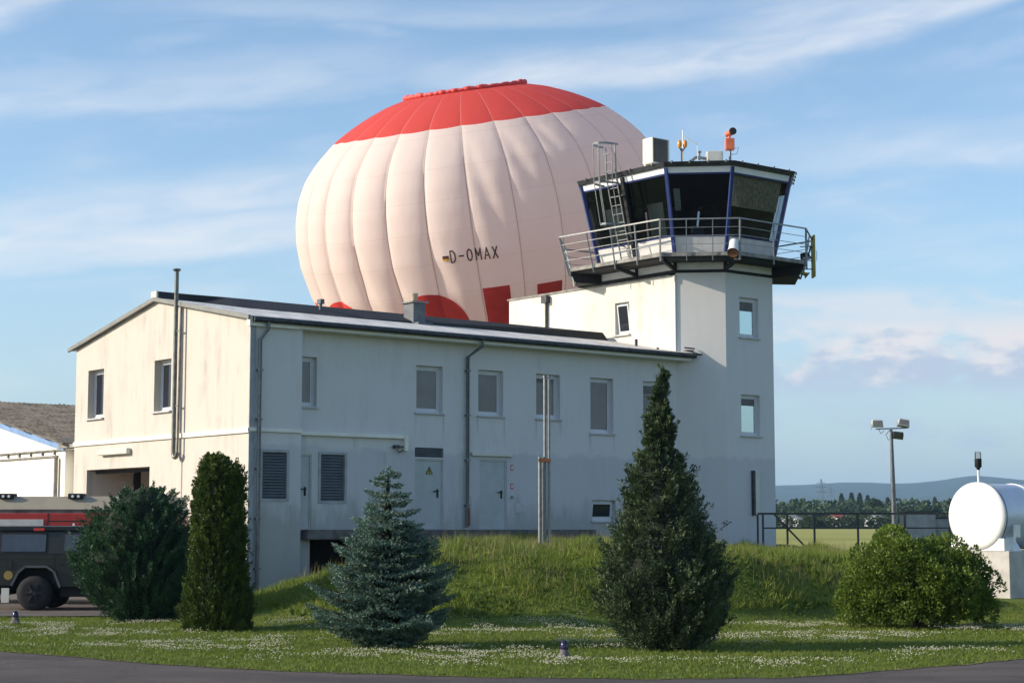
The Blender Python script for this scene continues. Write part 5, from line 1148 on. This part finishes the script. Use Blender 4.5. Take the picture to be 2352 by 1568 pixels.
for k, (u, vt) in enumerate(upper): far_tree(('oak', 'lime', 'alder')[k % 3], u, vt + rg.uniform(-2, 2), 560 + rg.uniform(-30, 60), rg.uniform(.75, 1.1), '%s round tree from the tower in the back row beyond the field' % ordn[k], 'back row of round trees beyond the field')
lower_ = [(1786, 1176), (1803, 1184), (1828, 1178), (1846, 1182), (1868, 1176), (1893, 1184), (1945, 1180), (1960, 1176), (1988, 1176), (2036, 1178), (2052, 1172), (2075, 1182), (2096, 1178), (2160, 1180)]
for k, (u, vt) in enumerate(lower_): far_tree(('lime', 'alder', 'oak')[k % 3], u, vt + rg.uniform(-2, 2), 470 + rg.uniform(-25, 25), rg.uniform(.9, 1.35), '%s bushy tree from the tower in the front row beyond the field' % ordn[k], 'front row of bushy trees beyond the field')
# houses
def house(u, v0, v1, wd, Yd, roofc, label, wallc=(.62, .6, .55)):
    x = (u - 1176) / 4123 * Yd; zg = float(height(x, Yd)); zt = H + (1214 - v1) / 4123 * Yd; hh = max(1.6, (zt - zg) * .5); e = empty('village_house', (x, Yd, zg), .5, label, 'house', 'houses beyond the field')
    w = wd / 4123 * Yd / 2; tp = max(hh + 1.0, zt - zg)
    m = MB(); m.box(-w, w, -3.5, 3.5, -1, hh); m.add([(-w, -3.5, hh), (-w, 3.5, hh), (-w, 0, tp)], [(0, 1, 2)]); m.add([(w, -3.5, hh), (w, 3.5, hh), (w, 0, tp)], [(0, 1, 2)]); m.build('wall', mat('house_render', wallc, .9), e)
    m = MB(); m.hexa([(-w - .3, -3.9, hh - .1), (w + .3, -3.9, hh - .1), (w + .3, 0, tp), (-w - .3, 0, tp)], [(-w - .3, -3.9, hh + .15), (w + .3, -3.9, hh + .15), (w + .3, 0, tp + .25), (-w - .3, 0, tp + .25)])
    m.hexa([(-w - .3, 3.9, hh - .1), (w + .3, 3.9, hh - .1), (w + .3, 0, tp), (-w - .3, 0, tp)], [(-w - .3, 3.9, hh + .15), (w + .3, 3.9, hh + .15), (w + .3, 0, tp + .25), (-w - .3, 0, tp + .25)]); m.build('roof', mat('house_roof', roofc, .8), e)
    m = MB()
    for q in (-.5, .2): m.box(q * w, q * w + w * .25, -3.53, -3.5, hh * .4, hh * .75)
    m.build('window', M['dark'], e)
house(1921, 1197, 1187, 26, 435, (.30, .05, .04), 'small white house with a red roof among the far trees', (.85, .82, .75))
house(2013, 1197, 1185, 20, 440, (.16, .17, .19), 'pale gabled house with a grey roof among the far trees', (.5, .5, .5))
house(1817, 1197, 1186, 12, 438, (.22, .23, .25), 'small grey and white house nearest the tower among the far trees', (.6, .6, .6))
# pylons
for (u, vt, Yd, lb) in ((1886, 1100, 1300, 'taller lattice power pylon with three crossarms against the hills'), (1907, 1116, 1900, 'shorter pale lattice power pylon right of the taller one')):
    x = (u - 1176) / 4123 * Yd; zg = float(height(x, Yd)); hh = H + (1214 - vt) / 4123 * Yd - zg; e = empty('power_pylon', (x, Yd, zg), .3, lb, 'pylon', 'power pylons'); m = MB()
    for sx, sy in ((-1, -1), (1, -1), (1, 1), (-1, 1)): m.bar((sx * 2.6, sy * 2.6, -2), (sx * .3, sy * .3, hh), .18)
    lv = 9
    for k in range(lv):
        f0, f1 = k / lv, (k + 1) / lv; r0, r1 = 2.6 - 2.3 * f0, 2.6 - 2.3 * f1
        for sx in (-1, 1): m.bar((sx * r0, -r0, hh * f0), (-sx * r1, -r1, hh * f1), .10)
    m.build('lattice', M['pipe'], e)
    m = MB()
    for f, l in ((.62, 4), (.76, 5), (.88, 3.5)): m.bar((-l, 0, hh * f), (l, 0, hh * f), .22); m.bar((-l, 0, hh * f), (0, 0, hh * f + 1.2), .12); m.bar((l, 0, hh * f), (0, 0, hh * f + 1.2), .12)
    m.build('crossarm', M['pipe'], e)
# far wood masses (uncountable)
rg = np.random.RandomState(8)
def wood(name, u0, u1, Y0, Y1, n_, hgt, label, cond=None):
    y = rg.uniform(Y0, Y1, n_); x = (rg.uniform(u0, u1, n_) - 1176) / 4123 * y
    if cond is not None: ok = cond(x, y); x, y = x[ok], y[ok]
    c = np.stack([x, y, height(x, y)], 1); k = 90; d = nrm(rg.normal(0, 1, (len(c) * k, 3))); d[:, 2] = np.abs(d[:, 2]) * 1.0; R_ = np.repeat(hgt * rg.uniform(.6, 1.1, len(c)), k)
    P = np.repeat(c, k, 0) + d * R_[:, None] * np.array([.6, .6, 1]); V, Fc = blades(P, nrm(d), R_ * .22, R_ * .16, 1, .5, rg, True)
    tag(np_mesh(name, V, Fc, M['ftree2']), label, 'wood', kind='stuff')
wood('far_hedge', 1500, 2600, 366, 372, 260, 2.2, 'low hedge line along the far edge of the field', lambda x, y: vnoise(x, y * 0, .05, 4) > -.35)
wood('far_scrub', 1500, 2600, 520, 620, 200, 6.5, 'scrub and small trees filling the gaps behind the field')
wood('far_wood', 1500, 2700, 1500, 2600, 900, 8, 'scattered woods on the rising ground below the hills', lambda x, y: vnoise(x * .4, y, .012, 6) > .12)

# ------------------------------------------------------------------ air
hm = bpy.data.materials.new('haze_air'); hm.use_nodes = True; n = NT(hm.node_tree); n.n.clear()
pv = n.new('ShaderNodeVolumePrincipled'); pv.inputs['Color'].default_value = (.42, .68, 1.0, 1); pv.inputs['Density'].default_value = 1.15e-4; pv.inputs['Anisotropy'].default_value = .1
o = n.new('ShaderNodeOutputMaterial'); n.l.new(pv.outputs[0], o.inputs['Volume'])
hz_o = MB().box(-9100, 9100, -500, 9100, -2, 262).build('haze', hm); tag(hz_o, 'thin blue air haze over the whole country', 'haze', kind='stuff')
